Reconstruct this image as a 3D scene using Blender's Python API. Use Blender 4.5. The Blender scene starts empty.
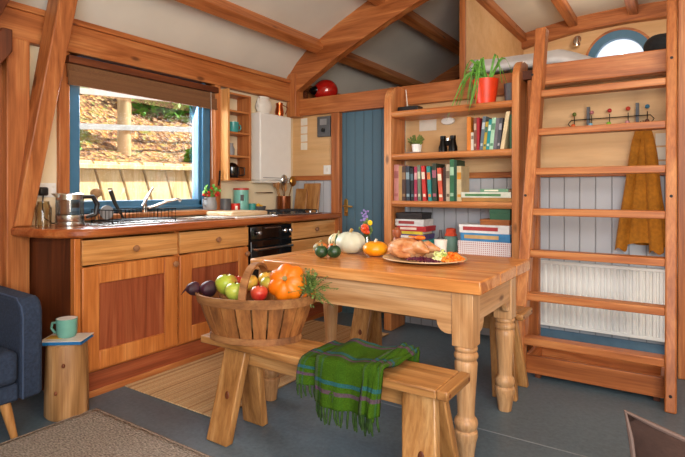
import bpy, math, random
from mathutils import Vector, Matrix, noise as mnoise
rnd = random.Random(7)
PI = math.pi
S = bpy.context.scene
COL = S.collection

# ------------------------------------------------------------------ materials
def lin(h):
    h = h.lstrip('#'); o = []
    for i in (0, 2, 4):
        c = int(h[i:i+2], 16)/255
        o.append(c/12.92 if c <= .04045 else ((c+.055)/1.055)**2.4)
    return (*o, 1)

class NT:
    def __init__(s, name):
        s.m = bpy.data.materials.new(name); s.m.use_nodes = True
        s.t = s.m.node_tree; s.t.nodes.clear()
        s.out = s.n('ShaderNodeOutputMaterial')
        s.b = s.n('ShaderNodeBsdfPrincipled'); s.l(s.b.outputs[0], s.out.inputs[0])
    def n(s, k, **a):
        x = s.t.nodes.new(k)
        for q, v in a.items(): setattr(x, q, v)
        return x
    def l(s, a, b): s.t.links.new(a, b)
    def ramp(s, fac, stops, interp='LINEAR'):
        r = s.n('ShaderNodeValToRGB'); s.l(fac, r.inputs[0]); r.color_ramp.interpolation = interp
        e = r.color_ramp.elements
        while len(e) < len(stops): e.new(.5)
        for i, (p, c) in enumerate(stops): e[i].position = p; e[i].color = lin(c) if isinstance(c, str) else c
        return r.outputs[0]
    def coord(s, kind='Object', scale=(1, 1, 1), rnd=True, rot=(0, 0, 0)):
        tc = s.n('ShaderNodeTexCoord'); mp = s.n('ShaderNodeMapping')
        mp.inputs['Scale'].default_value = scale; mp.inputs['Rotation'].default_value = rot
        src = tc.outputs[kind]
        if rnd:
            oi = s.n('ShaderNodeObjectInfo'); mu = s.n('ShaderNodeMath', operation='MULTIPLY'); mu.inputs[1].default_value = 37.0
            s.l(oi.outputs['Random'], mu.inputs[0])
            ad = s.n('ShaderNodeVectorMath', operation='ADD'); s.l(src, ad.inputs[0]); s.l(mu.outputs[0], ad.inputs[1]); src = ad.outputs[0]
        s.l(src, mp.inputs[0]); return mp.outputs[0]
    def noise(s, v, sc, det=3, rough=.5, dist=0):
        x = s.n('ShaderNodeTexNoise'); s.l(v, x.inputs['Vector'])
        x.inputs['Scale'].default_value = sc; x.inputs['Detail'].default_value = det
        x.inputs['Roughness'].default_value = rough; x.inputs['Distortion'].default_value = dist
        return x.outputs[0]
    def mix(s, f, a, b, mode='MIX'):
        x = s.n('ShaderNodeMixRGB', blend_type=mode)
        for i, q in enumerate((f, a, b)):
            if isinstance(q, (int, float)): x.inputs[i].default_value = q
            elif isinstance(q, (str, tuple)): x.inputs[i].default_value = lin(q) if isinstance(q, str) else q
            else: s.l(q, x.inputs[i])
        return x.outputs[0]
    def bump(s, h, st=.2, d=.01):
        x = s.n('ShaderNodeBump'); x.inputs['Strength'].default_value = st; x.inputs['Distance'].default_value = d
        s.l(h, x.inputs['Height']); s.l(x.outputs[0], s.b.inputs['Normal'])

def wood(name, dark, mid, light, axis='x', rough=.42, knots=True, fine=1.0, gs=.48):
    N = NT(name)
    ax = 'xyz'.index(axis); sc = [9*fine]*3; sc[ax] = .75*fine
    v = N.coord(scale=tuple(sc))
    g = N.noise(v, 1.3, 4, .55, 1.2)
    c = N.ramp(g, [(.28, dark), (.5, mid), (.72, light)])
    sc2 = [60*fine]*3; sc2[ax] = 1.6
    v2 = N.coord(scale=tuple(sc2)); g2 = N.noise(v2, 1.6, 3, .6, .3)
    st = N.ramp(g2, [(.35, (.55, .42, .34, 1)), (.6, (1, 1, 1, 1))])
    c = N.mix(gs, c, st, 'MULTIPLY')
    if knots:
        sk = [5.5]*3; sk[ax] = 2.2
        v3 = N.coord(scale=tuple(sk)); vo = N.n('ShaderNodeTexVoronoi'); N.l(v3, vo.inputs['Vector']); vo.inputs['Scale'].default_value = 1.0
        k = N.ramp(vo.outputs['Distance'], [(.05, (1, 1, 1, 1)), (.11, (0, 0, 0, 1))])
        kk = N.n('ShaderNodeSeparateColor'); N.l(vo.outputs['Color'], kk.inputs[0])
        gt = N.n('ShaderNodeMath', operation='GREATER_THAN'); N.l(kk.outputs[0], gt.inputs[0]); gt.inputs[1].default_value = .4
        ml = N.n('ShaderNodeMath', operation='MULTIPLY'); N.l(k, ml.inputs[0]); N.l(gt.outputs[0], ml.inputs[1])
        ml2 = N.n('ShaderNodeMath', operation='MULTIPLY'); N.l(ml.outputs[0], ml2.inputs[0]); ml2.inputs[1].default_value = .75
        c = N.mix(ml2.outputs[0], c, '#4a2413')
    N.l(c, N.b.inputs['Base Color']); N.b.inputs['Roughness'].default_value = rough
    N.bump(g2, .12, .003)
    return N.m

def plain(name, c, rough=.6, metal=0, var=.12, sc=14, bump=0, coat=0, spec=.5):
    N = NT(name)
    g = N.noise(N.coord(), sc, 3)
    cc = lin(c); lo = tuple(x*(1-var) for x in cc[:3])+(1,); hi = tuple(min(1, x*(1+var)) for x in cc[:3])+(1,)
    N.l(N.ramp(g, [(.3, lo), (.7, hi)]), N.b.inputs['Base Color'])
    N.b.inputs['Roughness'].default_value = rough; N.b.inputs['Metallic'].default_value = metal
    N.b.inputs['Coat Weight'].default_value = coat; N.b.inputs['Specular IOR Level'].default_value = spec
    if bump: N.bump(g, bump, .01)
    return N.m

def glass(name, tint='#ffffff', amt=.12):
    N = NT(name); N.t.nodes.remove(N.b)
    tr = N.n('ShaderNodeBsdfTransparent'); tr.inputs[0].default_value = lin(tint)
    gl = N.n('ShaderNodeBsdfGlossy'); gl.inputs['Roughness'].default_value = .03
    fr = N.n('ShaderNodeFresnel'); fr.inputs[0].default_value = 1.45
    ad = N.n('ShaderNodeMath', operation='MULTIPLY_ADD'); N.l(fr.outputs[0], ad.inputs[0]); ad.inputs[1].default_value = .8; ad.inputs[2].default_value = amt*.3
    mx = N.n('ShaderNodeMixShader'); N.l(ad.outputs[0], mx.inputs[0]); N.l(tr.outputs[0], mx.inputs[1]); N.l(gl.outputs[0], mx.inputs[2])
    N.l(mx.outputs[0], N.out.inputs[0]); return N.m

W = {}
for ax in 'xyz':
    W['beam'+ax] = wood('beam_wood_'+ax, '#8f4e22', '#b86e3a', '#d08e54', ax, .45)
    W['pine'+ax] = wood('pine_wood_'+ax, '#bb7a3c', '#dca05e', '#e9b67c', ax, .4)
    W['red'+ax] = wood('red_wood_'+ax, '#75361f', '#9c5030', '#b26842', ax, .4, False)
    W['table'+ax] = wood('table_wood_'+ax, '#b4713a', '#d59658', '#e4b27c', ax, .3)
    W['bench'+ax] = wood('bench_wood_'+ax, '#86582a', '#b58049', '#cb9d66', ax, .38)
    W['leg'+ax] = wood('pale_table_wood_'+ax, '#b07c4c', '#cf9f6e', '#dfb68a', ax, .4)
    W['door'+ax] = wood('cabinet_wood_'+ax, '#b5652a', '#d0803f', '#e09856', ax, .38, False)
    W['shelf'+ax] = wood('shelf_wood_'+ax, '#a85e2c', '#c98048', '#da9c64', ax, .4)
    W['dark'+ax] = wood('dark_wood_'+ax, '#46200e', '#6a3418', '#854823', ax, .5, False)
M_ = {
 'knobw': plain('turned_knob_wood', '#9a6c4a', .35),
 'worktop': wood('worktop_wood', '#8a4420', '#a95c2e', '#bf7742', 'y', .25),
 'ply': wood('plywood', '#d4a870', '#dcb380', '#e2bd8c', 'x', .55, False, .35, .15),
 'cream': plain('cream_plaster', '#e9d9b8', .8, var=.04, sc=5),
 'ceil': plain('white_ceiling_board', '#d9d4c8', .85, var=.04, sc=3),
 'white': plain('white_enamel', '#eeeeea', .3, var=.02),
 'whitem': plain('white_matt', '#e6e3da', .6, var=.04),
 'blue': plain('blue_window_paint', '#3f7396', .45, var=.08),
 'doorblue': plain('slate_blue_door_paint', '#49636f', .5, var=.08),
 'skirt': plain('blue_grey_skirting_paint', '#5d7c92', .55),
 'black': plain('black_plastic', '#151515', .4),
 'blackm': plain('black_metal', '#101010', .35, .6),
 'steel': plain('brushed_steel', '#c9c9c6', .22, 1, var=.05),
 'chrome': plain('chrome', '#dadada', .08, 1, var=.02),
 'iron': plain('cast_iron', '#202022', .6, .3),
 'ovenglass': plain('black_oven_glass', '#0b0b0c', .12, coat=.5),
 'navy': plain('navy_fabric', '#263349', .9, sc=90, bump=.3, var=.25),
 'brownf': plain('brown_leather', '#3a2a25', .9, sc=40, bump=.25, spec=.15),
 'piping': plain('pale_brown_piping', '#5f4a42', .7),
 'mint': plain('mint_glaze', '#6fa798', .3),
 'teal': plain('teal_glaze', '#3f9a95', .3),
 'tealtin': plain('teal_tin', '#79bdb0', .35),
 'redp': plain('red_paint', '#c42a1c', .35),
 'orangepot': plain('red_orange_pot', '#e2401a', .4),
 'helmet': plain('red_gloss', '#b91f18', .15, coat=1),
 'grey': plain('grey_ceramic', '#8f9092', .5),
 'greyd': plain('dark_grey_ceramic', '#5a5c60', .5),
 'copper': plain('copper', '#c06a3c', .25, 1),
 'brass': plain('brass', '#b48a48', .3, 1),
 'leaf': plain('leaf_green', '#5f9a35', .5, var=.35, sc=30),
 'leafd': plain('leaf_dark_green', '#5c7434', .55, var=.4, sc=40),
 'paper': plain('paper', '#e9e4d6', .8, var=.05),
 'mustard': plain('mustard_cloth', '#a8690f', .9, sc=50, bump=.3, var=.18),
 'duvet': plain('white_bedding', '#d9d6d3', .9, var=.06),
 'grout': plain('dark_gap', '#1c120c', .9),
 'soil': plain('soil', '#2b1d14', .9),
}

def tongue(name, c, per, axis='x', dark=.55):      # tongue and groove boarding
    N = NT(name)
    tc = N.n('ShaderNodeTexCoord'); sp = N.n('ShaderNodeSeparateXYZ'); N.l(tc.outputs['Object'], sp.inputs[0])
    a = N.n('ShaderNodeMath', operation='DIVIDE'); N.l(sp.outputs['XYZ'.index(axis.upper())], a.inputs[0]); a.inputs[1].default_value = per
    fr = N.n('ShaderNodeMath', operation='FRACT'); N.l(a.outputs[0], fr.inputs[0])
    g = N.ramp(fr.outputs[0], [(0, (0, 0, 0, 1)), (.05, (1, 1, 1, 1)), (.95, (1, 1, 1, 1)), (1, (0, 0, 0, 1))])
    cc = lin(c); N.l(N.mix(g, tuple(q*dark for q in cc[:3])+(1,), cc), N.b.inputs['Base Color'])
    N.bump(g, .8, .006); N.b.inputs['Roughness'].default_value = .55
    return N.m
M_['tg'] = tongue('grey_white_boarding', '#b9bcc2', .1)
M_['wallboard'] = wood('wall_boarding', '#7a3c17', '#99552a', '#b06c3a', 'z', .5)

def floor_mat():
    N = NT('blue_grey_floor')
    g = N.noise(N.coord(rnd=False), 2.2, 4); g2 = N.noise(N.coord(rnd=False), 60, 2)
    c = N.ramp(g, [(.3, '#4c616f'), (.7, '#5e7482')])
    N.l(N.mix(.25, c, N.ramp(g2, [(.3, '#3a4248'), (.7, '#78838a')])), N.b.inputs['Base Color'])
    N.l(N.ramp(g, [(.3, (.33,)*3+(1,)), (.7, (.45,)*3+(1,))]), N.b.inputs['Roughness'])
    return N.m
def stripes(name, cols, per, axis):               # woven mat with stripes
    N = NT(name); tc = N.n('ShaderNodeTexCoord'); sp = N.n('ShaderNodeSeparateXYZ'); N.l(tc.outputs['Object'], sp.inputs[0])
    a = N.n('ShaderNodeMath', operation='MULTIPLY'); N.l(sp.outputs['XYZ'.index(axis.upper())], a.inputs[0]); a.inputs[1].default_value = per
    cb = N.n('ShaderNodeCombineXYZ'); N.l(a.outputs[0], cb.inputs[0])
    g = N.noise(cb.outputs[0], 1, 3, .7)
    n = len(cols); c = N.ramp(g, [(.3+.4*i/(n-1), q) for i, q in enumerate(cols)])
    w = N.noise(N.coord(scale=(1, 1, 1)), 160, 2)
    N.l(N.mix(.3, c, N.ramp(w, [(.35, '#6a5038'), (.65, '#fff4e0')]), 'MULTIPLY'), N.b.inputs['Base Color'])
    N.b.inputs['Roughness'].default_value = .9; N.bump(w, .5, .004); return N.m
M_['mat'] = stripes('striped_woven_mat', ['#6a4028', '#c9a070', '#e6cc9e', '#8f5c38'], 38, 'x')
def rug_mat():
    N = NT('grey_woven_rug'); v = N.coord(scale=(1, 2.2, 1))
    vo = N.n('ShaderNodeTexVoronoi'); N.l(v, vo.inputs['Vector']); vo.inputs['Scale'].default_value = 62
    N.l(N.ramp(N.noise(v, 70, 3), [(.3, '#6a6058'), (.5, '#968b80'), (.72, '#bab0a4')]), N.b.inputs['Base Color'])
    N.b.inputs['Roughness'].default_value = .95; N.bump(vo.outputs[0], .8, .008); return N.m
M_['rug'] = rug_mat()

# ------------------------------------------------------------------ geometry
class G:
    def __init__(s): s.v = []; s.f = []; s.uv = None
    def add(s, vs, fs):
        o = len(s.v); s.v += [Vector(p) for p in vs]; s.f += [[i+o for i in f] for f in fs]; return s
    def box(s, x0, x1, y0, y1, z0, z1):
        return s.add([(x0,y0,z0),(x1,y0,z0),(x1,y1,z0),(x0,y1,z0),(x0,y0,z1),(x1,y0,z1),(x1,y1,z1),(x0,y1,z1)],
                     [(0,3,2,1),(4,5,6,7),(0,1,5,4),(1,2,6,5),(2,3,7,6),(3,0,4,7)])
    def hexa(s, b, t):                    # two quads, bottom and top
        return s.add(list(b)+list(t), [(0,3,2,1),(4,5,6,7),(0,1,5,4),(1,2,6,5),(2,3,7,6),(3,0,4,7)])
    def obox(s, c, sz, rot=(0, 0, 0)):
        from mathutils import Euler
        R = Euler(rot).to_matrix(); c = Vector(c); a, b, h = [q/2 for q in sz]
        P = [c+R@Vector(p) for p in ((-a,-b,-h),(a,-b,-h),(a,b,-h),(-a,b,-h),(-a,-b,h),(a,-b,h),(a,b,h),(-a,b,h))]
        return s.hexa(P[:4], P[4:])
    def frames(s, pts):
        T = []
        for i in range(len(pts)):
            a = pts[max(0, i-1)]; b = pts[min(len(pts)-1, i+1)]; T.append((b-a).normalized())
        up = Vector((0, 0, 1)) if abs(T[0].z) < .9 else Vector((1, 0, 0))
        n = T[0].cross(up).normalized(); out = []
        for t in T:
            n = (n-t*n.dot(t)).normalized(); out.append((t, n, t.cross(n)))
        return out
    def tube(s, pts, r, n=8, flat=1.0, caps=True):
        pts = [Vector(p) for p in pts]; fr = s.frames(pts); vs = []; fs = []
        rs = r if isinstance(r, (list, tuple)) else [r]*len(pts)
        for p, (t, a, b), q in zip(pts, fr, rs):
            for k in range(n):
                w = 2*PI*k/n; vs.append(p+a*math.cos(w)*q+b*math.sin(w)*q*flat)
        for i in range(len(pts)-1):
            for k in range(n): fs.append((i*n+k, i*n+(k+1) % n, (i+1)*n+(k+1) % n, (i+1)*n+k))
        if caps: fs += [tuple(range(n))[::-1], tuple((len(pts)-1)*n+k for k in range(n))]
        return s.add(vs, fs)
    def cyl(s, p0, p1, r0, r1=None, n=20): return s.tube([p0, p1], [r0, r0 if r1 is None else r1], n)
    def lathe(s, c, prof, n=28, sx=1, sy=1, rib=None):
        cx, cy, cz = c; vs = []; fs = []; m = len(prof)
        for (r, z) in prof:
            for k in range(n):
                w = 2*PI*k/n; q = r*(rib(w, z) if rib else 1)
                vs.append((cx+q*sx*math.cos(w), cy+q*sy*math.sin(w), cz+z))
        for i in range(m-1):
            for k in range(n): fs.append((i*n+k, i*n+(k+1) % n, (i+1)*n+(k+1) % n, (i+1)*n+k))
        if prof[0][0] > 1e-5: fs.append(tuple(range(n))[::-1])
        if prof[-1][0] > 1e-5: fs.append(tuple((m-1)*n+k for k in range(n)))
        return s.add(vs, fs)
    def ell(s, c, r, n=20, m=12, fn=None, rot=None):
        vs = []; fs = []; c = Vector(c)
        for i in range(m+1):
            p = PI*i/m
            for k in range(n):
                w = 2*PI*k/n; d = Vector((math.sin(p)*math.cos(w), math.sin(p)*math.sin(w), -math.cos(p)))
                q = fn(d) if fn else 1
                u = Vector((d.x*r[0], d.y*r[1], d.z*r[2]))*q
                if rot: u = rot@u
                vs.append(c+u)
        for i in range(m):
            for k in range(n): fs.append((i*n+k, i*n+(k+1) % n, (i+1)*n+(k+1) % n, (i+1)*n+k))
        return s.add(vs, fs)
    def prism(s, poly, ax, a, b):         # polygon in the other two axes, extruded along ax
        def P(p, h): return {'x': (h, p[0], p[1]), 'y': (p[0], h, p[1]), 'z': (p[0], p[1], h)}[ax]
        n = len(poly)
        s.add([P(p, a) for p in poly]+[P(p, b) for p in poly],
              [tuple(range(n))[::-1], tuple(range(n, 2*n))]+[(i, (i+1) % n, n+(i+1) % n, n+i) for i in range(n)])
        return s
    def grid(s, fn, nu, nv, uv=False):
        o = len(s.v)
        vs = [fn(i/nu, j/nv) for j in range(nv+1) for i in range(nu+1)]
        if uv:
            s.uv = (s.uv or [(0, 0)]*o)+[(i/nu, j/nv) for j in range(nv+1) for i in range(nu+1)]
        return s.add(vs, [(j*(nu+1)+i, j*(nu+1)+i+1, (j+1)*(nu+1)+i+1, (j+1)*(nu+1)+i) for j in range(nv) for i in range(nu)])

ORG = {}
def mk(name, g, mat, parent=None, bev=0, smooth=False, sub=0, solid=0, seg=2):
    import bmesh
    if parent is None:
        xs = [v.x for v in g.v]; ys = [v.y for v in g.v]; zs = [v.z for v in g.v]
        org = Vector(((min(xs)+max(xs))/2, (min(ys)+max(ys))/2, min(zs)))
    else: org = ORG[parent.name]
    me = bpy.data.meshes.new(name); me.from_pydata([v-org for v in g.v], [], g.f)
    if g.uv:
        ul = me.uv_layers.new(name='UVMap')
        for lp in me.loops: ul.data[lp.index].uv = g.uv[lp.vertex_index]
    bm = bmesh.new(); bm.from_mesh(me)
    if not g.uv: bmesh.ops.remove_doubles(bm, verts=bm.verts, dist=1e-6)
    bmesh.ops.recalc_face_normals(bm, faces=bm.faces); bm.to_mesh(me); bm.free()
    o = bpy.data.objects.new(name, me); COL.objects.link(o)
    if parent is None: o.location = org
    else: o.parent = parent
    ORG[o.name] = org
    me.materials.append(mat if not isinstance(mat, str) else (M_.get(mat) or W[mat]))
    if solid:
        q = o.modifiers.new('solid', 'SOLIDIFY'); q.thickness = solid; q.offset = 0
    if bev:
        q = o.modifiers.new('bevel', 'BEVEL'); q.width = bev; q.segments = seg; q.limit_method = 'ANGLE'; q.angle_limit = math.radians(38)
    if sub:
        q = o.modifiers.new('sub', 'SUBSURF'); q.levels = sub; q.render_levels = sub
    if smooth or bev:
        for p in me.polygons: p.use_smooth = True
        if not sub: me.set_sharp_from_angle(angle=math.radians(38))
    return o
def thing(name, loc, label, cat, group=None):
    o = bpy.data.objects.new(name, None); COL.objects.link(o); o.location = loc; o.empty_display_size = .05
    ORG[o.name] = Vector(loc); return tag(o, label, cat, group)
def tag(o, label, cat, group=None, kind=None):
    o['label'] = label; o['category'] = cat
    if group: o['group'] = group
    if kind: o['kind'] = kind
    return o
def struct(name, g, mat, bev=0, label=None, **k):
    o = mk(name, g, mat, None, bev, **k); o['kind'] = 'structure'
    if label: o['label'] = label
    return o
def rotx(o, a): o.rotation_euler = a

# ------------------------------------------------------------------ the shell
XL, YB, YE, XR = -3.15, 3.85, 6.2, 2.25
PROF = [(-3.15,2.16),(-3.02,2.31),(-2.89,2.42),(-2.55,2.60),(-2.18,2.765),(-1.87,2.86),(-1.56,2.94),(-.99,3.03),(-.45,3.05)]
PROF = PROF+[(-.9-x, z) for x, z in PROF[-2::-1]]
def zc(x):
    for (a, p), (b, q) in zip(PROF, PROF[1:]):
        if a <= x <= b: return p+(q-p)*(x-a)/(b-a)
    return 2.16
Y0 = -1.6
struct('floor', G().box(-3.25, 2.4, Y0, YE+.1, -.06, 0), floor_mat())
struct('trim_1', G().box(-2.6, 2.2, 2.318, 2.324, 0, .0012), plain('floor_seam', '#8a9096', .6))
g = G(); top = [(x, z+.08) for x, z in PROF][::-1]
g.prism(PROF+top, 'y', Y0, YE+.1)
struct('ceiling', g, M_['ceil'], smooth=True)
# left wall with window hole y 1.665..2.80, z .965..1.95
WY0, WY1, WZ0, WZ1 = 1.665, 2.80, .965, 1.96
g = G()
g.box(-3.27, XL, Y0, WY0, 0, 2.3); g.box(-3.27, XL, WY1, YE+.1, 0, 2.3); g.box(-3.27, XL, WY0, WY1, 0, WZ0); g.box(-3.27, XL, WY0, WY1, WZ1, 2.3)
struct('wall_left', g, M_['cream'])
struct('trim_2', G().box(-3.149, -3.12, Y0, 1.29, 0, 1.955), M_['wallboard'])
# back wall : boards below, ply above, doorway x -2.57..-1.9 z ..1.835
DX0, DX1, DZ = -2.575, -1.93, 1.835
g = G(); g.box(-3.27, DX0, YB, YB+.06, 0, 1.21); g.box(DX1, 2.3, YB, YB+.06, 0, 1.21)
struct('wall_back', g, M_['tg'])
g = G(); g.box(-3.27, DX0, YB, YB+.06, 1.21, 1.9); g.box(DX1, 2.3, YB, YB+.06, 1.21, 1.9); g.box(DX0, DX1, YB, YB+.06, DZ, 1.9)
struct('wall_back_upper', g, M_['ply'])
g = G(); g.box(-3.15, -2.665, YB-.025, YB, 1.205, 1.25); g.box(-1.93, -.02, YB-.025, YB, 1.205, 1.25)
struct('trim_3', g, M_['pine'+'x'] if False else W['beamx'], .004)
struct('trim_4', G().box(-2.665, DX0, YB-.045, YB+.02, 0, 1.83), W['beamz'], .006)
struct('baseboard_back', G().box(-1.0, -.02, YB-.02, YB, 0, .12), M_['skirt'], .003)
# door
d = struct('door_1', G().box(DX0, DX1, YB+.005, YB+.045, 0, DZ), tongue('blue_door_boards', '#4b6b7c', .092), 0)
g = G(); x = -2.53
g.prism([(x-.02, .88), (x+.02, .88), (x+.02, 1.02), (x, 1.04), (x-.02, 1.02)], 'y', YB-.002, YB+.005)
mk('handle_plate', g, 'brass', d, .002)
mk('handle', G().tube([(x, YB+.005, .97), (x, YB-.045, .97), (x+.03, YB-.05, .97), (x+.1, YB-.048, .965)], .008), 'brass', d, smooth=True)
mk('latch', G().cyl((x, YB, .915), (x, YB-.02, .915), .008), 'brass', d, smooth=True)
# end gable wall with round window
RC, RZ, RR = -.55, 2.515, .30
g = G(); n = 48
ring = [(RC+RR*math.cos(2*PI*k/n), RZ+RR*math.sin(2*PI*k/n)) for k in range(n)]
outer = []
for (x, z) in ring:
    dx, dz = (x-RC)/RR, (z-RZ)/RR
    t = 9
    for q in [((-.1-RC)/dx if dx > 0 else (-1.0-RC)/dx) if abs(dx) > 1e-6 else 9, ((3.0-RZ)/dz if dz > 0 else (2.0-RZ)/dz) if abs(dz) > 1e-6 else 9]: t = min(t, q)
    outer.append((RC+dx*t, RZ+dz*t))
for yy in (YE, YE+.1):
    g.add([(x, yy, z) for x, z in ring]+[(x, yy, z) for x, z in outer], [(i, (i+1) % n, n+(i+1) % n, n+i) for i in range(n)])
g.add([(x, YE, z) for x, z in ring]+[(x, YE+.1, z) for x, z in ring], [(i, (i+1) % n, n+(i+1) % n, n+i) for i in range(n)])
def skyline(a, b): 
    return [(a, zc(a)+.02)]+[(x, z+.02) for x, z in PROF if a < x < b]+[(b, zc(b)+.02)]
for a, b, z0 in ((-3.15, -1.0, 1.9), (-.1, 2.25, 1.9)):
    g.prism([(b, z0), (a, z0)]+skyline(a, b), 'y', YE, YE+.1)
g.box(-1.0, -.1, YE, YE+.1, 1.9, 2.0)
g.prism([(-.1, 3.0), (-1.0, 3.0)]+skyline(-1.0, -.1), 'y', YE, YE+.1)
struct('wall_gable', g, M_['ply'])
def annulus(cx, cz, r0, r1, ya, yb, n=48):
    g = G(); vs = []
    for yy in (ya, yb):
        for r in (r0, r1): vs += [(cx+r*math.cos(2*PI*k/n), yy, cz+r*math.sin(2*PI*k/n)) for k in range(n)]
    fs = []
    for k in range(n):
        j = (k+1) % n
        fs += [(k, j, n+j, n+k), (2*n+k, 3*n+k, 3*n+j, 2*n+j), (k, 2*n+k, 2*n+j, j), (n+k, n+j, 3*n+j, 3*n+k)]
    return g.add(vs, fs)
w = struct('window_2', annulus(RC, RZ, .235, .315, YE-.03, YE+.05), M_['blue'], smooth=True)
mk('outer_ring', annulus(RC, RZ, .315, .34, YE-.035, YE), 'beamx', w, smooth=True)
mk('pane', G().lathe((0, 0, 0), [(.0001, 0), (.24, 0)], 40), glass('clear_round_pane'), w)
o = bpy.data.objects['pane']
for v in o.data.vertices:
    p = v.co+ORG[o.name]; v.co = Vector((RC+p.x, YE+.01, RZ+p.y))-ORG[o.name]
g = G(); g.box(-3.27, -.1, Y0-.1, Y0, 0, 2.3); g.box(-.1, 2.0, Y0-.1, Y0, 2.1, 2.3); g.box(2.0, 2.35, Y0-.1, Y0, 0, 2.3)
g.prism([(2.25, 2.1), (-3.15, 2.1)]+[(x, z+.02) for x, z in PROF], 'y', Y0-.1, Y0)
struct('wall_rear', g, M_['cream'])
struct('wall_right', G().box(XR, XR+.1, Y0, YE+.1, 0, 2.3), M_['cream'])
# loft deck
g = G(); g.box(-3.15, 2.25, YB, YE, 1.86, 1.94); g.box(-.93, 2.25, 3.63, YB, 1.88, 1.94)
struct('loft_floor', g, W['dark'+'y'], 0); bpy.data.objects['loft_floor'].name = 'floor_loft'
struct('trim_5', G().box(-3.10, -.94, YB-.06, YB+.06, 1.82, 1.978), W['beamx'], .006, 'long loft beam over the blue door')
struct('trim_34', G().box(-.885, -.81, 3.635, 3.70, 0, 1.875), W['beamz'], .005, 'post between the bookcase and the ladder')
g = G(); g.box(-.83, -.02, 3.56, 3.63, 1.812, 1.952)
struct('trim_6', g, W['beamx'], .006, 'beam the ladder leans on')
# wall plate and small cornice
struct('trim_7', G().box(XL, -3.09, Y0, YE, 1.955, 2.125), W['beamy'], .006, 'wall plate beam above the window')
struct('trim_8', G().box(XL, -3.075, Y0, YE, 2.125, 2.16), W['beamy'], .004)
# purlins
for i, x in enumerate([-2.79, -2.13, -1.55, -1.0, -.41, .2, .8, 1.4]):
    z = zc(x); g = G(); a = math.atan2(zc(x+.05)-zc(x-.05), .1)
    ca, sa = math.cos(a), math.sin(a)
    P = [(x+dx*ca+dz*-sa, z+dx*sa+dz*ca) for dx, dz in ((-.045, -.1), (.045, -.1), (.045, .03), (-.045, .03))]
    g.prism(P, 'y', Y0, YE); struct('trim_%d' % (10+i), g, W['beamy'], .005)
def arch(x0, x1, ya, yb, dep, n=26):
    g = G(); lo = []; hi = []
    for i in range(n+1):
        x = x0+(x1-x0)*i/n; s_ = (zc(x+.05)-zc(x-.05))/.1; L = math.hypot(1, s_)
        hi.append((x, zc(x)+.015)); lo.append((x+s_/L*dep*.9, zc(x)-dep/L*1.0))
    return g.prism(lo+hi[::-1], 'y', ya, yb)
LOW = [(-3.15,1.99),(-3.104,2.0),(-2.56,2.305),(-2.05,2.53),(-1.73,2.65),(-1.3,2.77),(-.9,2.84),(-.45,2.87)]
LOW = LOW+[(-.9-x, z) for x, z in LOW[-2::-1]]
struct('trim_20', G().prism(LOW+[(x, z+.015) for x, z in PROF][::-1], 'y', 3.74, 3.83), W['beamx'], .006, 'curved rafter at the front of the loft')
struct('trim_21', arch(-3.05, 2.2, YE-.1, YE, .16), W['beamx'], .006, 'curved rafter on the gable wall')
struct('trim_22', G().box(-3.13, -3.02, 3.73, 3.85, 1.81, 2.22), W['beamz'], .006)
# timber frame on the left
struct('trim_23', G().box(XL, -3.06, 1.285, 1.405, 0, 1.955), W['beamz'], .006, 'post beside the worktop end')
g = G()
def sq(x, y, z, a, b): return [(x-a, y-b, z), (x+a, y-b, z), (x+a, y+b, z), (x-a, y+b, z)]
g.hexa(sq(-3.085, 1.36, .91, .05, .045), sq(-2.97, 1.57, 2.37, .075, .052))
struct('trim_24', g, W['beamz'], .008, 'leaning brace post in front of the window')
g = G(); g.prism([(1.0, 1.62), (1.07, 1.55), (1.29, 1.86), (1.29, 1.98), (1.24, 1.98)], 'x', -3.1, -3.0)
struct('trim_25', g, W['darkz'], .006)
g = G(); g.hexa(sq(-3.0, 1.1, 1.9, .05, .06), sq(-2.7, 1.28, 2.5, .05, .06)); struct('trim_26', g, W['darkz'], .006)
# partition in the loft
struct('wall_partition', G().prism([(4.24, 1.94), (YE, 1.94), (YE, 2.84), (4.24, 2.84)], 'x', -1.565, -1.55), M_['ply'])
struct('trim_27', G().box(-1.59, -1.54, 4.2, 4.24, 1.94, 2.86), W['beamz'], .004)
# window 1
g = G()
fx0, fx1 = -3.22, -3.145
g.box(fx0, fx1, WY0, WY0+.075, WZ0, WZ1); g.box(fx0, fx1, WY1-.12, WY1, WZ0, WZ1)
g.box(fx0, fx1, WY0, WY1, WZ0, WZ0+.078); g.box(fx0, fx1, WY0, WY1, WZ1-.06, WZ1)
w = struct('window_1', g, M_['blue'], .008)
mk('casement_frame', G().box(-3.2, -3.13, WY1-.09, WY1-.06, WZ0+.02, WZ1).box(-3.2, -3.13, WY0+.01, WY1-.01, WZ0+.012, WZ0+.034), 'blue', w, .004)
mk('pane', G().box(-3.2, -3.196, WY0+.05, WY1-.1, WZ0+.07, WZ1-.05), glass('window_glass'), w)
mk('window_sill', G().box(-3.16, -3.02, WY0-.03, WY1+.04, .925, .958), 'beamy', w, .006)
g = G().box(XL, -3.115, 1.595, WY0-.005, .93, 1.955).box(XL, -3.085, WY1, WY1+.06, .93, 1.955)
mk('side_posts', g, 'beamz', w, .005)
mk('stay', G().tube([(-3.08, 2.83, 1.15), (-3.07, 2.83, 1.2), (-3.06, 2.825, 1.27)], .007), 'blackm', w, smooth=True)

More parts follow.
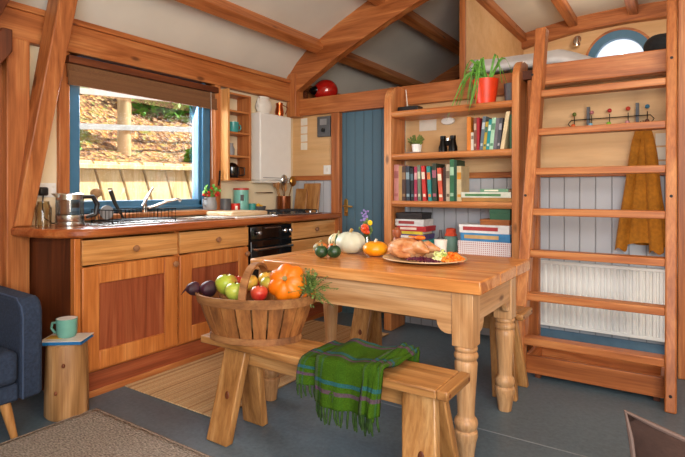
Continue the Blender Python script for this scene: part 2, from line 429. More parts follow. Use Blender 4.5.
# ------------------------------------------------------------------ outside
def leafbank():
    N = NT('leafy_bank'); v = N.coord(rnd=False)
    vo = N.n('ShaderNodeTexVoronoi'); N.l(v, vo.inputs['Vector']); vo.inputs['Scale'].default_value = 19
    sc_ = N.n('ShaderNodeSeparateColor'); N.l(vo.outputs['Color'], sc_.inputs[0])
    c = N.ramp(sc_.outputs[0], [(.0, '#4f3520'), (.3, '#855a3a'), (.5, '#a87a50'), (.72, '#c9a272'), (.85, '#c98a3c'), (.95, '#8a8a4a')])
    gm = N.ramp(N.noise(v, 1.6, 4), [(.58, (0, 0, 0, 1)), (.7, (1, 1, 1, 1))])
    gr = N.ramp(N.noise(v, 25, 3), [(.3, '#2f4a18'), (.7, '#8fae4a')])
    N.l(N.mix(gm, c, gr), N.b.inputs['Base Color']); N.b.inputs['Roughness'].default_value = .9
    N.bump(vo.outputs[0], 1, .05); return N.m
g = G()
def bankz(x, y):
    u=-5.0-x
    return max(.2, 1.14+.26*min(u, 1.1)+max(0, u-1.1)*.85+.05*y+.06*mnoise.noise(Vector((x*1.5, y*1.5, 0)))+.04*mnoise.noise(Vector((x*6, y*6, 3))))
g.grid(lambda a, b: (-5.02-5*a, -1+16*b, bankz(-5.02-5*a, -1+16*b)), 50, 120)
tag(mk('leaf_bank', g, leafbank(), smooth=True), 'sloping bank covered in fallen leaves outside the window', 'bank', kind='structure')
tag(mk('outdoor_ground', G().box(-9, -3.3, -1, 15, -.1, 0), M_['soil']), 'ground outside', 'ground', kind='structure')
# shrubs as leaf clumps on the bank top
def clump(cx, cy, cz, r, n, mat, label, sq_=1.0):
    g = G()
    for i in range(n):
        d = Vector((rnd.gauss(0, 1), rnd.gauss(0, 1), rnd.gauss(0, 1))).normalized()*r*rnd.uniform(.35, 1)
        p = Vector((cx, cy, cz))+Vector((d.x*.6, d.y*1.5, d.z*sq_))
        a = Vector((rnd.uniform(-1, 1), rnd.uniform(-1, 1), rnd.uniform(-1, 1))).normalized(); b = a.cross(Vector((rnd.uniform(-1, 1), .3, 1))).normalized()
        s_ = rnd.uniform(.05, .1); g.add([p-a*s_, p+b*s_*.5, p+a*s_, p-b*s_*.5], [(0, 1, 2, 3)])
    tag(mk('shrub', g, mat), label, 'shrub')
clump(-7.2, 3.3, 2.75, .55, 800, M_['leafd'], 'dark shrub at the top left behind the garden fence')
clump(-6.9, 5.3, 2.6, .6, 1400, M_['leaf'], 'bright green shrub behind the right part of the garden fence')
clump(-7.8, 4.9, 3.2, .6, 700, M_['leaf'], 'green shrub high on the bank behind the fence post')
clump(-5.35, 4.5, 1.55, .12, 90, M_['leaf'], 'small green tuft at the foot of the leafy bank')
clump(-5.5, 2.9, 1.6, .1, 70, M_['leaf'], 'small green weed on the bank left of the fence post')
pale = plain('pale_grey_timber', '#a9aeb2', .7); palep = wood('pale_post_timber', '#c09a6c', '#d8ba8e', '#e8d2ac', 'z', .7)
t = thing('garden_fence', (-6, 3.9, 1.3), 'post and rail garden fence on the bank outside the window', 'fence')
mk('post', G().tube([(-6, 3.90, 1.2), (-6, 3.90, 3.0)], .085, 14), palep, t, smooth=True)
mk('post', G().tube([(-6, 1.5, 1.2), (-6, 1.5, 2.8)], .08, 14), palep, t, smooth=True)
mk('post', G().tube([(-6, 6.4, 1.2), (-6, 6.4, 3.1)], .08, 14), palep, t, smooth=True)
for za, zb, h in ((2.17, 2.50, .07), (1.74, 2.10, .07)):
    mk('rail', G().hexa([(-5.93, 1.2, za-.06), (-5.89, 1.2, za-.06), (-5.89, 6.8, zb), (-5.93, 6.8, zb)],
                        [(-5.93, 1.2, za-.06+h), (-5.89, 1.2, za-.06+h), (-5.89, 6.8, zb+h), (-5.93, 6.8, zb+h)]), pale, t)
t = thing('retaining_wall', (-4.9, 3.3, 0), 'pale slanting board retaining wall below the leafy bank', 'retaining wall')
bw = wood('pale_retaining_board', '#dcbc86', '#ecd4a4', '#f5e4c0', 'z', .75)
for i in range(19):
    y = 1.0+i*.28; h = 1.36+.02*rnd.random()+.006*i; L = 1.27
    mk('board', G().hexa([(-4.92, y+.3, 0), (-4.88, y+.3, 0), (-4.88, y+.553, 0), (-4.92, y+.553, 0)],
                         [(-4.97, y-.09, h), (-4.93, y-.09, h), (-4.93, y+.163, h), (-4.97, y+.163, h)]), bw, t, .006)
mk('capping_rail', G().hexa([(-4.95, .8, 1.29), (-4.84, .8, 1.29), (-4.84, 6.2, 1.385), (-4.95, 6.2, 1.385)],
                            [(-4.95, .8, 1.34), (-4.84, .8, 1.34), (-4.84, 6.2, 1.435), (-4.95, 6.2, 1.435)]), bw, t, .008)
mk('backing', G().box(-5.03, -4.98, .8, 6.4, 0, 1.34), plain('dark_earth', '#5a3a24', .9), t)

# ------------------------------------------------------------------ kitchen
CX = -2.62            # cabinet front plane
def knob(parent, x, y, z, mat='knobw', name='knob'):
    g = G()
    prof = [(.008, 0), (.008, .012), (.017, .018), (.019, .026), (.014, .033), (.0001, .035)]
    vs = []; n = 14
    for r, h in prof:
        for k in range(n): w = 2*PI*k/n; vs.append((x+h, y+r*math.cos(w), z+r*math.sin(w)))
    fs = [(i*n+k, i*n+(k+1) % n, (i+1)*n+(k+1) % n, (i+1)*n+k) for i in range(len(prof)-1) for k in range(n)]
    g.add(vs, fs); return mk(name, g, mat, parent, smooth=True)
def drawer(c, y0, y1, z0, z1, mat='piney'):
    d_ = mk('drawer', G().box(CX-.02, CX, y0, y1, z0, z1), mat, c, .003)
    knob(d_, CX, (y0+y1)/2, (z0+z1)/2); return d_
def cabinet(y0, y1, label, hinge):
    c = thing('kitchen_cabinet', (-2.9, (y0+y1)/2, .13), label, 'cabinet', 'cabinets under the worktop')
    g = G(); x0, x1 = -3.12, CX-.022
    g.box(x0, x1, y0, y0+.018, .13, .857); g.box(x0, x1, y1-.018, y1, .13, .857); g.box(x0, x1, y0+.018, y1-.018, .13, .148)
    g.box(x0, x0+.01, y0+.018, y1-.018, .148, .857); g.box(x0, x1, y0+.018, y1-.018, .69, .70)
    mk('body', g, 'doory', c)
    drawer(c, y0+.006, y1-.006, .712, .845)
    dz0, dz1 = .145, .70; a, b = y0+.006, y1-.006; s_ = .095
    g = G(); g.box(CX-.02, CX, a, a+s_, dz0, dz1); g.box(CX-.02, CX, b-s_, b, dz0, dz1); g.box(CX-.02, CX, a+s_, b-s_, dz0, dz0+s_); g.box(CX-.02, CX, a+s_, b-s_, dz1-s_, dz1)
    d_ = mk('door', g, 'doorz', c, .005)
    mk('panel', G().box(CX-.0185, CX-.0135, a+s_-.004, b-s_+.004, dz0+s_-.004, dz1-s_+.004), 'redz', d_)
    knob(d_, CX, (b-.03) if hinge else (a+.03), .655); return c
cabinet(1.455, 2.075, 'wooden cabinet with red-brown door panel, nearest the stump and sofa', 1)
cabinet(2.08, 2.70, 'wooden cabinet with red-brown door panel, between the first cabinet and the oven', 1)
struct('trim_30', G().box(-2.65, -2.635, 1.44, 3.82, 0, .128), W['redy'], .002, 'kickboard under the cabinets')
struct('trim_31', G().box(-2.635, -2.622, 1.44, 3.82, 0, .035), W['beamy'], .003)
c = thing('end_panel', (-2.9, 1.43, 0), 'dark red-brown end panel of the kitchen units beside the sofa', 'panel')
mk('panel', G().box(-3.13, -2.66, 1.42, 1.45, 0, .857), 'darkz', c)
mk('edge_stile', G().box(-2.66, CX, 1.418, 1.452, .0, .857), 'doorz', c, .003)
# oven
t = thing('built_in_oven', (-2.85, 2.95, .2), 'black built-in oven under the gas hob', 'oven')
y0, y1 = 2.715, 3.18
mk('body', G().box(-3.05, CX-.02, y0, y1, .2, .83), 'black', t)
pn = mk('control_panel', G().box(CX-.02, CX+.004, y0, y1, .745, .845), 'ovenglass', t, .004)
for yy in (y0+.07, y1-.1, y1-.04): knob(pn, CX+.004, yy, .795, 'chrome')
mk('vent_slot', G().box(CX+.004, CX+.006, y0+.15, y0+.33, .822, .83), 'steel', pn)
dr = mk('oven_door', G().box(CX-.02, CX+.006, y0, y1, .30, .735), 'ovenglass', t, .004)
mk('oven_handle', G().tube([(CX+.006, y0+.03, .675), (CX+.04, y0+.03, .675), (CX+.04, y1-.03, .675), (CX+.006, y1-.03, .675)], .011), 'steel', dr, smooth=True)
mk('lower_panel', G().box(CX-.02, CX, y0, y1, .145, .29), 'black', t)
c = thing('drawer_unit', (-2.9, 3.5, .13), 'pine drawer unit right of the black oven', 'cabinet', 'cabinets under the worktop')
g = G().box(-3.12, CX-.022, 3.195, 3.213, .13, .857).box(-3.12, CX-.022, 3.80, 3.818, .13, .857).box(-3.12, CX-.022, 3.213, 3.80, .13, .148)
mk('body', g, 'doory', c)
for z0, z1 in ((.712, .845), (.52, .70), (.335, .51), (.145, .325)): drawer(c, 3.20, 3.81, z0, z1)
# worktop (chamfered near corner)
WT = .908
g = G(); g.prism([(-3.058, 1.30), (-2.80, 1.315), (-2.68, 1.355), (-2.585, 1.45), (-2.57, 1.52), (-2.57, 3.845), (-3.148, 3.845), (-3.148, 1.407), (-3.058, 1.407)], 'z', .86, WT)
tag(mk('worktop', g, 'worktop', None, .014, seg=3), 'long thick reddish wooden worktop running under the window to the corner', 'worktop')
# sink
t = thing('sink', (-2.86, 2.2, WT), 'stainless steel sink and drainer in the worktop', 'sink')
g = G().box(-3.04, -2.66, 1.62, 2.12, WT+.0005, WT+.006)
for i in range(9): g.box(-3.0, -2.72, 1.68+i*.045, 1.69+i*.045, WT+.006, WT+.009)
mk('drainer', g, 'steel', t, .001)
g = G().box(-3.04, -2.66, 2.12, 2.15, WT+.0005, WT+.008).box(-3.04, -2.66, 2.56, 2.6, WT+.0005, WT+.008).box(-3.04, -3.0, 2.15, 2.56, WT+.0005, WT+.008).box(-2.70, -2.66, 2.15, 2.56, WT+.0005, WT+.008).box(-3.0, -2.70, 2.15, 2.56, WT+.0005, WT+.002)
mk('basin', g, 'steel', t, .001)
t = thing('kitchen_tap', (-3.06, 2.14, WT), 'chrome mixer tap with raised lever behind the sink', 'tap')
mk('body', G().lathe((-3.06, 2.14, WT+.001), [(.026, 0), (.026, .008), (.018, .012), (.018, .09), (.02, .1), (.012, .115), (.0001, .118)], 18), 'chrome', t, smooth=True)
mk('spout', G().tube([(-3.06, 2.14, .985), (-3.03, 2.19, 1.0), (-2.98, 2.27, 1.035), (-2.95, 2.33, 1.05), (-2.94, 2.35, 1.035)], .010, 10), 'chrome', t, smooth=True)
mk('lever', G().tube([(-3.06, 2.14, 1.02), (-3.04, 2.15, 1.07), (-3.03, 2.19, 1.13)], [.011, .009, .006], 10), 'chrome', t, smooth=True)
# dish rack
t = thing('dish_rack', (-2.88, 1.92, WT), 'black wire dish rack on the steel drainer', 'dish rack')
g = G(); x0, x1, y0, y1 = -2.99, -2.77, 1.725, 2.17; zb, zt = WT+.02, WT+.085
for z in (zb, zt): g.tube([(x0, y0, z), (x1, y0, z), (x1, y1, z), (x0, y1, z), (x0, y0, z)], .0032, 6)
n = 16
for i in range(n+1):
    y = y0+(y1-y0)*i/n; g.tube([(x0, y, zt), (x0, y, zb), (x1, y, zb), (x1, y, zt)], .002, 5)
for i in range(1, 6):
    x = x0+(x1-x0)*i/6
    for y in (y0, y1): g.tube([(x, y, zb), (x, y, zt)], .002, 5)
mk('wire_basket', g, 'blackm', t)
for x in (x0, x1):
    for y in (y0, y1): mk('foot', G().cyl((x, y, WT+.0065), (x, y, zb), .005, n=8), 'blackm', t)
t = thing('dish_brush', (-2.94, 1.72, WT+.03), 'wooden dish brush standing head up in the dish rack', 'brush')
mk('handle', G().tube([(-2.95, 1.735, WT+.025), (-2.95, 1.73, 1.07)], .008, 8), 'benchz', t, smooth=True)
mk('head', G().ell((-2.95, 1.73, 1.095), (.03, .035, .028)), plain('brush_bristle', '#a07c55', .9), t, smooth=True)
t = thing('spatula', (-2.93, 1.83, WT+.03), 'black spatula leaning in the dish rack beside the brush', 'utensil')
mk('handle', G().tube([(-2.93, 1.90, WT+.025), (-2.93, 1.84, 1.03), (-2.93, 1.81, 1.11)], [.006, .012, .014], 8), 'black', t, smooth=True)
mk('eye', G().lathe((-2.93, 1.808, 1.12), [(.014, -.004), (.014, .004)], 12), 'greyd', t)
tag(mk('plate', G().tube([(-2.99, 1.82, WT+.065), (-2.982, 1.82, WT+.065)], .044, 24), 'grey'), 'small grey plate upright in the dish rack', 'plate')
# kettle jug
t = thing('glass_kettle', (-2.93, 1.56, WT), 'glass and steel kettle with black handle at the left end of the worktop', 'kettle')
cx, cy = -2.93, 1.56
mk('base', G().lathe((cx, cy, WT+.001), [(.076, 0), (.078, .01), (.078, .022), (.07, .024)], 28), 'steel', t, smooth=True)
mk('lower_band', G().lathe((cx, cy, WT+.025), [(.074, 0), (.076, .004), (.075, .036)], 28), 'steel', t, smooth=True)
mk('glass_body', G().lathe((cx, cy, WT+.061), [(.074, 0), (.073, .09)], 28), glass('kettle_glass', '#e8f0f2', .15), t, smooth=True)
mk('upper_band', G().lathe((cx, cy, WT+.15), [(.074, 0), (.073, .03), (.06, .037), (.0001, .04)], 28), 'steel', t, smooth=True)
mk('handle', G().tube([(cx+.02, cy+.07, WT+.165), (cx+.03, cy+.12, WT+.165), (cx+.035, cy+.145, WT+.12), (cx+.03, cy+.135, WT+.06), (cx+.02, cy+.085, WT+.045)], [.012, .014, .015, .013, .009], 10), 'black', t, smooth=True)
mk('spout', G().prism([(cy-.07, WT+.16), (cy-.1, WT+.185), (cy-.07, WT+.188)], 'x', cx-.015, cx+.015), 'steel', t)
t = thing('wall_socket', (XL, 1.53, 1.11), 'white double wall socket above the left end of the worktop', 'socket')
mk('plate', G().box(XL, XL+.01, 1.47, 1.59, 1.07, 1.155), 'white', t, .003)
mk('switch', G().box(XL+.01, XL+.014, 1.565, 1.578, 1.125, 1.14), 'whitem', t)
t = thing('power_plug', (XL+.02, 1.475, 1.11), 'black plug with cable in the wall socket behind the kettle', 'plug')
mk('plug_body', G().obox((XL+.035, 1.50, 1.105), (.045, .05, .05)), 'black', t, .01)
mk('cable', G().tube([(XL+.04, 1.50, 1.08), (XL+.05, 1.49, 1.02), (XL+.05, 1.50, .95), (XL+.08, 1.53, .918), (-3.012, 1.555, .914)], .004, 6), 'black', t, smooth=True)
tag(mk('storage_jar', G().lathe((-2.985, 1.44, WT+.001), [(.0001, 0), (.04, 0), (.042, .1), (.03, .13), (.03, .14), (.0001, .142)], 20), glass('jar_glass', '#e0d4bc', .05), smooth=True), 'small clear jar behind the kettle beside the brace', 'jar')
# jug with flowers
t = thing('flower_jug', (-3.08, 2.79, .958), 'pale grey jug of red flowers and green leaves on the window sill', 'jug')
cx, cy = -3.075, 2.735
mk('jug', G().lathe((cx, cy, .9585), [(.0001, 0), (.05, 0), (.056, .02), (.052, .06), (.044, .085), (.048, .1), (.043, .1), (.04, .085)], 24), 'grey', t, smooth=True)
mk('handle', G().tube([(cx+.01, cy-.045, 1.045), (cx+.02, cy-.085, 1.04), (cx+.02, cy-.085, 1.0), (cx+.01, cy-.05, .985)], .007, 8), 'grey', t, smooth=True)
gl, gf = G(), G()
for i in range(26):
    a = rnd.uniform(0, 2*PI); r = rnd.uniform(.01, .08); h = 1.08+rnd.uniform(0, .09)*(1-r/.1)+.01
    p = Vector((cx+r*.5*math.cos(a), cy+.01+r*1.1*math.sin(a), h))
    if i % 2: gf.ell(p-Vector((0, -.015, .02)), (.014, .014, .011), 8, 6)
    else: gl.ell(p, (.016, .02, .006), 8, 5, rot=Matrix.Rotation(a, 3, 'X'))
    gl.tube([(cx, cy, 1.04), p], .0015, 4)
mk('leaves', gl, 'leaf', t, smooth=True); mk('blossoms', gf, 'redp', t, smooth=True)
tag(mk('chopping_board', G().prism([(-3.0, 2.63), (-2.70, 2.61), (-2.69, 2.98), (-2.99, 3.0)], 'z', WT+.012, WT+.045), wood('pale_board_wood', '#d3ae80', '#e2c59c', '#ecd6b4', 'y', .5, False), None, .01), 'thick pale wooden chopping board lying beside the sink', 'chopping board')
tag(mk('tray', G().box(-3.0, -2.66, 2.62, 3.0, WT+.0005, WT+.011), 'white', None, .003), 'white tray lying under the thick pale chopping board', 'tray')
tag(mk('canister', G().lathe((-3.085, 2.90, WT+.001), [(.0001, 0), (.05, 0), (.05, .13), (.047, .135), (.0001, .136)], 24), 'greyd', smooth=True), 'plain dark grey canister behind the chopping board', 'canister')
t = thing('teal_tin', (-3.06, 3.06, WT), 'tall teal tin with red lid under the open shelf unit', 'tin')
mk('body', G().lathe((-3.07, 3.07, WT+.001), [(.0001, 0), (.063, 0), (.063, .205), (.0001, .206)], 28), 'tealtin', t, smooth=True)
mk('lid', G().lathe((-3.07, 3.07, WT+.207), [(.0001, 0), (.065, 0), (.065, .014), (.0001, .016)], 28), 'redp', t, smooth=True)
mk('motif', G().obox((-3.019, 3.03, 1.05), (.004, .028, .05), (0, 0, -.65)), 'black', t)
t = thing('red_tin', (-2.99, 2.98, WT), 'small red tin in front of the tall teal tin', 'tin')
mk('body', G().lathe((-3.03, 2.965, WT+.012), [(.0001, 0), (.038, 0), (.038, .085), (.0001, .086)], 20), 'redp', t, smooth=True)
mk('emblem', G().obox((-2.998, 2.945, .97), (.004, .02, .03), (0, 0, -.55)), 'paper', t)
tag(mk('mug', G().lathe((-3.05, 3.175, WT+.001), [(.0001, 0), (.034, 0), (.036, .09), (.032, .09), (.03, .01), (.0001, .008)], 20), 'teal', smooth=True), 'teal mug between the tall tin and the bowl', 'mug')
t = thing('fruit_bowl', (-3.06, 3.28, WT), 'grey bowl holding small yellow fruit behind the hob', 'bowl')
mk('bowl', G().lathe((-3.065, 3.27, WT+.001), [(.0001, 0), (.035, 0), (.06, .03), (.07, .065), (.066, .065), (.055, .03), (.0001, .008)], 28), 'greyd', t, smooth=True)
yf = plain('yellow_fruit', '#e8b31c', .45)
for i, (a, r) in enumerate([(0, 0), (0, .036), (1.6, .036), (3.1, .036), (4.7, .036)]):
    tag(mk('lemon', G().ell((-3.065+r*math.cos(a), 3.27+r*math.sin(a), WT+.058+(.014 if r == 0 else 0)), (.02, .019, .018), 14, 10), yf, smooth=True), 'small yellow fruit in the grey bowl behind the hob', 'fruit', 'yellow fruit in the grey bowl')
# hob
t = thing('gas_hob', (-2.79, 3.0, WT), 'black gas hob with iron pan supports above the oven', 'hob')
mk('hob_plate', G().box(-2.97, -2.63, 3.02, 3.62, WT+.0005, WT+.012), 'steel', t, .004)
bl = [( -2.88, 3.15, .042), (-2.72, 3.15, .03), (-2.88, 3.44, .03), (-2.72, 3.44, .042)]
for x, y, r in bl:
    b = mk('burner', G().lathe((x, y, WT+.012), [(r, 0), (r, .008), (r*.75, .01), (r*.75, .016), (.0001, .017)], 18), 'iron', t, smooth=True)
for y0 in (3.04, 3.32):
    g = G()
    for z in (WT+.034,):
        g.tube([(-2.95, y0, z), (-2.65, y0, z), (-2.65, y0+.24, z), (-2.95, y0+.24, z), (-2.95, y0, z)], .005, 6)
        g.tube([(-2.95, y0+.12, z), (-2.65, y0+.12, z)], .005, 6); g.tube([(-2.80, y0, z), (-2.80, y0+.24, z)], .005, 6)
        for x in (-2.88, -2.72): g.tube([(x, y0+.02, z), (x, y0+.22, z)], .005, 6)
        for x in (-2.95, -2.65):
            for y in (y0, y0+.24): g.cyl((x, y, WT+.012), (x, y, z), .005, n=6)
    mk('pan_support', g, 'iron', t)
for i in range(4): mk('knob', G().cyl((-2.66+.0, 3.585-.0*i, WT+.012), (-2.66, 3.585, WT+.03), .012) if i == 0 else G().cyl((-2.66-.08*i, 3.59, WT+.012), (-2.66-.08*i, 3.59, WT+.03), .012), 'chrome', t, smooth=True)
# utensil pot
t = thing('utensil_pot', (-2.98, 3.52, WT), 'copper-brown pot of wooden spoons and ladles in the worktop corner', 'utensil pot')
cx, cy = -3.055, 3.60
mk('pot', G().lathe((cx, cy, WT+.001), [(.0001, 0), (.06, 0), (.065, .03), (.065, .15), (.061, .15), (.058, .02), (.0001, .01)], 26), plain('copper_brown_glaze', '#7a3f1c', .25, .5), t, smooth=True)
t0 = t
for i, (dx, dy, h, k) in enumerate([(-.03, -.05, .28, 0), (.0, -.06, .26, 0), (.02, -.02, .31, 1), (-.02, .02, .25, 0), (.03, .06, .30, 1), (.01, .0, .24, 0)]):
    nm, lb = [('wooden_spoon', 'wooden spoon standing in the copper-brown utensil pot'), ('ladle', 'shiny metal ladle in the utensil pot, its bowl standing highest'), ][k]
    if i == 4: nm, lb = 'brass_ladle', 'yellow brass ladle leaning right in the utensil pot'
    a = Vector((cx+dx*.3, cy+dy*.3, WT+.02)); b = Vector((cx+dx*1.3, cy+dy*1.3, WT+h-.03)); mt = 'benchz' if k == 0 else ('steel' if i == 2 else 'brass')
    q = thing(nm, a, lb, 'utensil', 'wooden spoons in the pot' if k == 0 else None)
    mk('handle', G().tube([a, b], .005, 8), mt, q, smooth=True)
    c_ = b+(b-a).normalized()*.02
    mk('spoon_head', G().ell(c_, (.014, .030, .042) if k == 0 else (.024, .042, .050), 14, 10), mt, q, smooth=True)
for (x0, x1, h, yy, lb) in ((-3.07, -2.93, .22, 3.775, 'smaller wooden chopping board leaning in the corner beside the utensil pot'), (-2.99, -2.80, .27, 3.80, 'larger wooden chopping board with raised edge leaning against the back wall')):
    g = G().hexa([(x0, yy-.015, WT+.001), (x1, yy-.015, WT+.001), (x1, yy+.003, WT+.001), (x0, yy+.003, WT+.001)],
                 [(x0, yy+.022, WT+h), (x1, yy+.022, WT+h), (x1, yy+.038, WT+h), (x0, yy+.038, WT+h)])
    q = mk('chopping_board', g, 'benchz', None, .006); tag(q, lb, 'chopping board')
t = thing('wall_hook_rail', (XL, 3.45, 1.1), 'short metal hook rail on the wall under the boiler', 'hook rail')
mk('rail', G().tube([(XL+.03, 3.30, 1.09), (XL+.03, 3.52, 1.09)], .006, 8), 'steel', t, smooth=True)
mk('bracket', G().cyl((XL, 3.32, 1.09), (XL+.03, 3.32, 1.09), .006), 'steel', t); mk('bracket', G().cyl((XL, 3.50, 1.09), (XL+.03, 3.50, 1.09), .006), 'steel', t)
# open shelf unit
t = thing('wall_shelf_unit', (XL, 2.97, 1.19), 'narrow open wooden shelf unit on the wall left of the boiler', 'shelf unit')
SY0, SY1, SX = 2.875, 3.10, -3.0
mk('side', G().box(XL, SX, SY0-.02, SY0, 1.19, 1.925), 'pinez', t, .003); mk('side', G().box(XL, SX, SY1, SY1+.018, 1.19, 1.90), 'beamz', t, .003)
for z in (1.195, 1.38, 1.57, 1.745, 1.885): mk('shelf', G().box(XL, SX-.004, SY0, SY1, z, z+.016), 'beamy', t, .002)
def mug(cx, cy, cz, r, h, mat, label, ang=0, name='mug'):
    t = thing(name, (cx, cy, cz), label, 'mug')
    mk('cup', G().lathe((cx, cy, cz+.001), [(.0001, 0), (r*.8, 0), (r*.95, h*.2), (r, h), (r*.93, h), (r*.88, h*.2), (.0001, h*.1)], 26), mat, t, smooth=True)
    c_, s_ = math.cos(ang), math.sin(ang)
    P = [(r*.92, h*.78), (r*1.45, h*.75), (r*1.55, h*.45), (r*1.2, h*.22), (r*.88, h*.25)]
    mk('handle', G().tube([(cx+q*c_, cy+q*s_, cz+z) for q, z in P], r*.13, 8), mat, t, smooth=True); return t
mug(-3.06, 2.97, 1.586, .045, .085, 'teal', 'teal mug on the second shelf of the narrow wall unit', 1.3)
tag(mk('glass_jar', G().lathe((-3.06, 2.94, 1.397), [(.0001, 0), (.03, 0), (.034, .05), (.02, .08), (.022, .1), (.0001, .1)], 18), 'grey', smooth=True), 'small grey jar on the third shelf of the narrow wall unit', 'jar')
t = thing('black_teapot', (-3.07, 2.98, 1.212), 'black teapot on the lowest shelf of the narrow wall unit', 'teapot')
mk('pot', G().lathe((-3.07, 2.965, 1.212), [(.0001, 0), (.05, 0), (.066, .04), (.062, .09), (.03, .12), (.0001, .13)], 24), 'ovenglass', t, smooth=True)
mk('handle', G().tube([(-3.05, 3.02, 1.30), (-3.035, 3.072, 1.30), (-3.035, 3.072, 1.24), (-3.05, 3.03, 1.235)], .006, 8), 'black', t, smooth=True)
# boiler
t = thing('boiler', (XL, 3.46, 1.18), 'white wall boiler left of the room corner', 'boiler')
mk('casing', G().box(XL, -3.035, 3.265, 3.69, 1.20, 1.795), 'white', t, .012)
mk('lower_trim', G().box(XL, -3.045, 3.272, 3.683, 1.178, 1.199), 'whitem', t, .004)
mk('flue_cover', G().box(-3.035, -3.033, 3.30, 3.655, 1.22, 1.226), 'grey', t)
t = thing('white_jug', (-3.09, 3.3, 1.796), 'large white pottery jug standing on the boiler', 'jug')
mk('jug', G().lathe((-3.092, 3.37, 1.796), [(.0001, 0), (.035, 0), (.052, .035), (.055, .07), (.045, .105), (.034, .125), (.038, .145), (.034, .145), (.028, .12)], 26, sy=1.7), 'whitem', t, smooth=True)
mk('handle', G().tube([(-3.085, 3.31, 1.93), (-3.06, 3.265, 1.91), (-3.065, 3.27, 1.85), (-3.08, 3.30, 1.84)], .008, 8), 'whitem', t, smooth=True)
t = thing('copper_jug', (-3.09, 3.6, 1.796), 'small copper jug at the right end of the boiler top', 'jug')
mk('jug', G().lathe((-3.09, 3.58, 1.796), [(.0001, 0), (.035, 0), (.042, .04), (.03, .09), (.034, .12), (.03, .12)], 20), 'copper', t, smooth=True)
mk('handle', G().tube([(-3.07, 3.61, 1.90), (-3.05, 3.655, 1.88), (-3.06, 3.63, 1.82)], .005, 8), 'copper', t, smooth=True)
# blind
t = thing('window_blind', (-3.08, 2.2, 1.76), 'brown roman blind pulled up at the top of the window', 'blind')
bmt = stripes('brown_blind_cloth', ['#6b4a30', '#80593a', '#8f6644'], 12, 'z')
mk('headrail', G().box(-3.148, -3.06, 1.625, 2.815, 1.885, 1.93), 'darky', t, .004)
g = G()
for i, (a, b, x) in enumerate(((1.76, 1.84, -3.075), (1.80, 1.885, -3.09))): g.box(x-.012, x, 1.63, 2.81, a, b)
mk('fabric', g, bmt, t, .004)
mk('bottom_bar', G().box(-3.086, -3.07, 1.628, 2.812, 1.752, 1.764), bmt, t, .003)
mk('cord', G().tube([(-3.07, 2.74, 1.9), (-3.068, 2.75, 1.4), (-3.068, 2.752, 1.2)], .0015, 5), 'whitem', t)

# ------------------------------------------------------------------ back wall fittings
t = thing('card_strip', (-3.0, YB-.004, 1.49), 'strip of four white cards pinned on the plywood wall', 'cards')
for i in range(4):
    z = 1.50+i*.078; mk('card', G().obox((-3.01, YB-.002, z+.035), (.075, .004, .068), (0, .03*(-1)**i, 0)), 'paper', t)
t = thing('wall_thermostat', (-2.76, YB, 1.6), 'dark grey square control box on the plywood wall by the door', 'control box')
mk('case', G().box(-2.835, -2.69, YB-.03, YB, 1.61, 1.80), 'greyd', t, .006)
mk('display', G().box(-2.80, -2.725, YB-.033, YB-.03, 1.72, 1.775), 'grey', t); mk('dial', G().cyl((-2.762, YB-.03, 1.67), (-2.762, YB-.04, 1.67), .02), 'black', t, smooth=True)
t = thing('light_switch', (-2.73, YB, 1.3), 'white light switch beside the blue door post', 'switch')
mk('plate', G().box(-2.775, -2.69, YB-.01, YB, 1.262, 1.345), 'white', t, .003); mk('rocker', G().box(-2.745, -2.72, YB-.014, YB-.01, 1.285, 1.322), 'whitem', t)
t = thing('wall_cards', (-.09, YB, 1.2), 'white notice cards on the wall right of the coat', 'cards')
for z in (1.22, 1.31, 1.40): mk('card', G().box(-.135, -.065, YB-.005, YB, z, z+.078), 'paper', t)
t = thing('motorcycle_helmet', (-3.0, 4.02, 1.979), 'glossy red helmet on the loft beam in the corner', 'helmet')
hx, hy = -2.90, 4.05
mk('shell', G().ell((hx, hy, 2.085), (.125, .12, .115), 26, 16, fn=lambda d: 1 if d.z > -.6 else .96), 'helmet', t, smooth=True)
mk('visor', G().ell((hx-.06, hy-.055, 2.085), (.082, .082, .05), 18, 12), 'ovenglass', t, smooth=True)
t = thing('wicker_basket', (-3.05, 3.98, 1.979), 'small brown wicker basket left of the red helmet', 'basket')
g = G()
for i in range(6): g.tube([(-3.085+.035*math.cos(a*PI/8), 3.94+.035*math.sin(a*PI/8), 1.99+i*.018) for a in range(17)], .009, 6)
mk('weave', g, 'darkx', t, smooth=True)

# ------------------------------------------------------------------ bookcase
BX0, BX1, BY0 = -1.965, -.915, 3.55
t = thing('bookcase', (-1.43, 3.7, 0), 'tall built-in wooden bookcase with rounded side panels right of the blue door', 'bookcase')
def side(xa, xb, top):
    P = [(BY0-.012, 0), (BY0-.012, top-.16)]
    for k in range(1, 9):
        a = PI/2*k/8; P.append((BY0-.012+.16*(1-math.cos(a)), top-.16+.16*math.sin(a)))
    P += [(YB-.065, top), (YB-.065, 0)]
    return mk('side_panel', G().prism(P, 'x', xa, xb), 'shelfz', t, .006)
side(BX0, BX0+.065, 1.955); side(BX1-.05, BX1, 2.02)
SH = {'top': 1.735, 's2': 1.40, 's3': 1.03, 's4': .645, 's5': .25}
for k, z in SH.items():
    P = [(BY0+.01, z-.048), (BY0-.005, z-.035), (BY0-.01, z-.02), (BY0-.003, z-.004), (BY0+.01, z), (YB-.067, z), (YB-.067, z-.048)]
    mk('shelf', G().prism(P, 'x', BX0+.065, BX1-.05), 'shelfx', t, .003)
SF = SH['top']
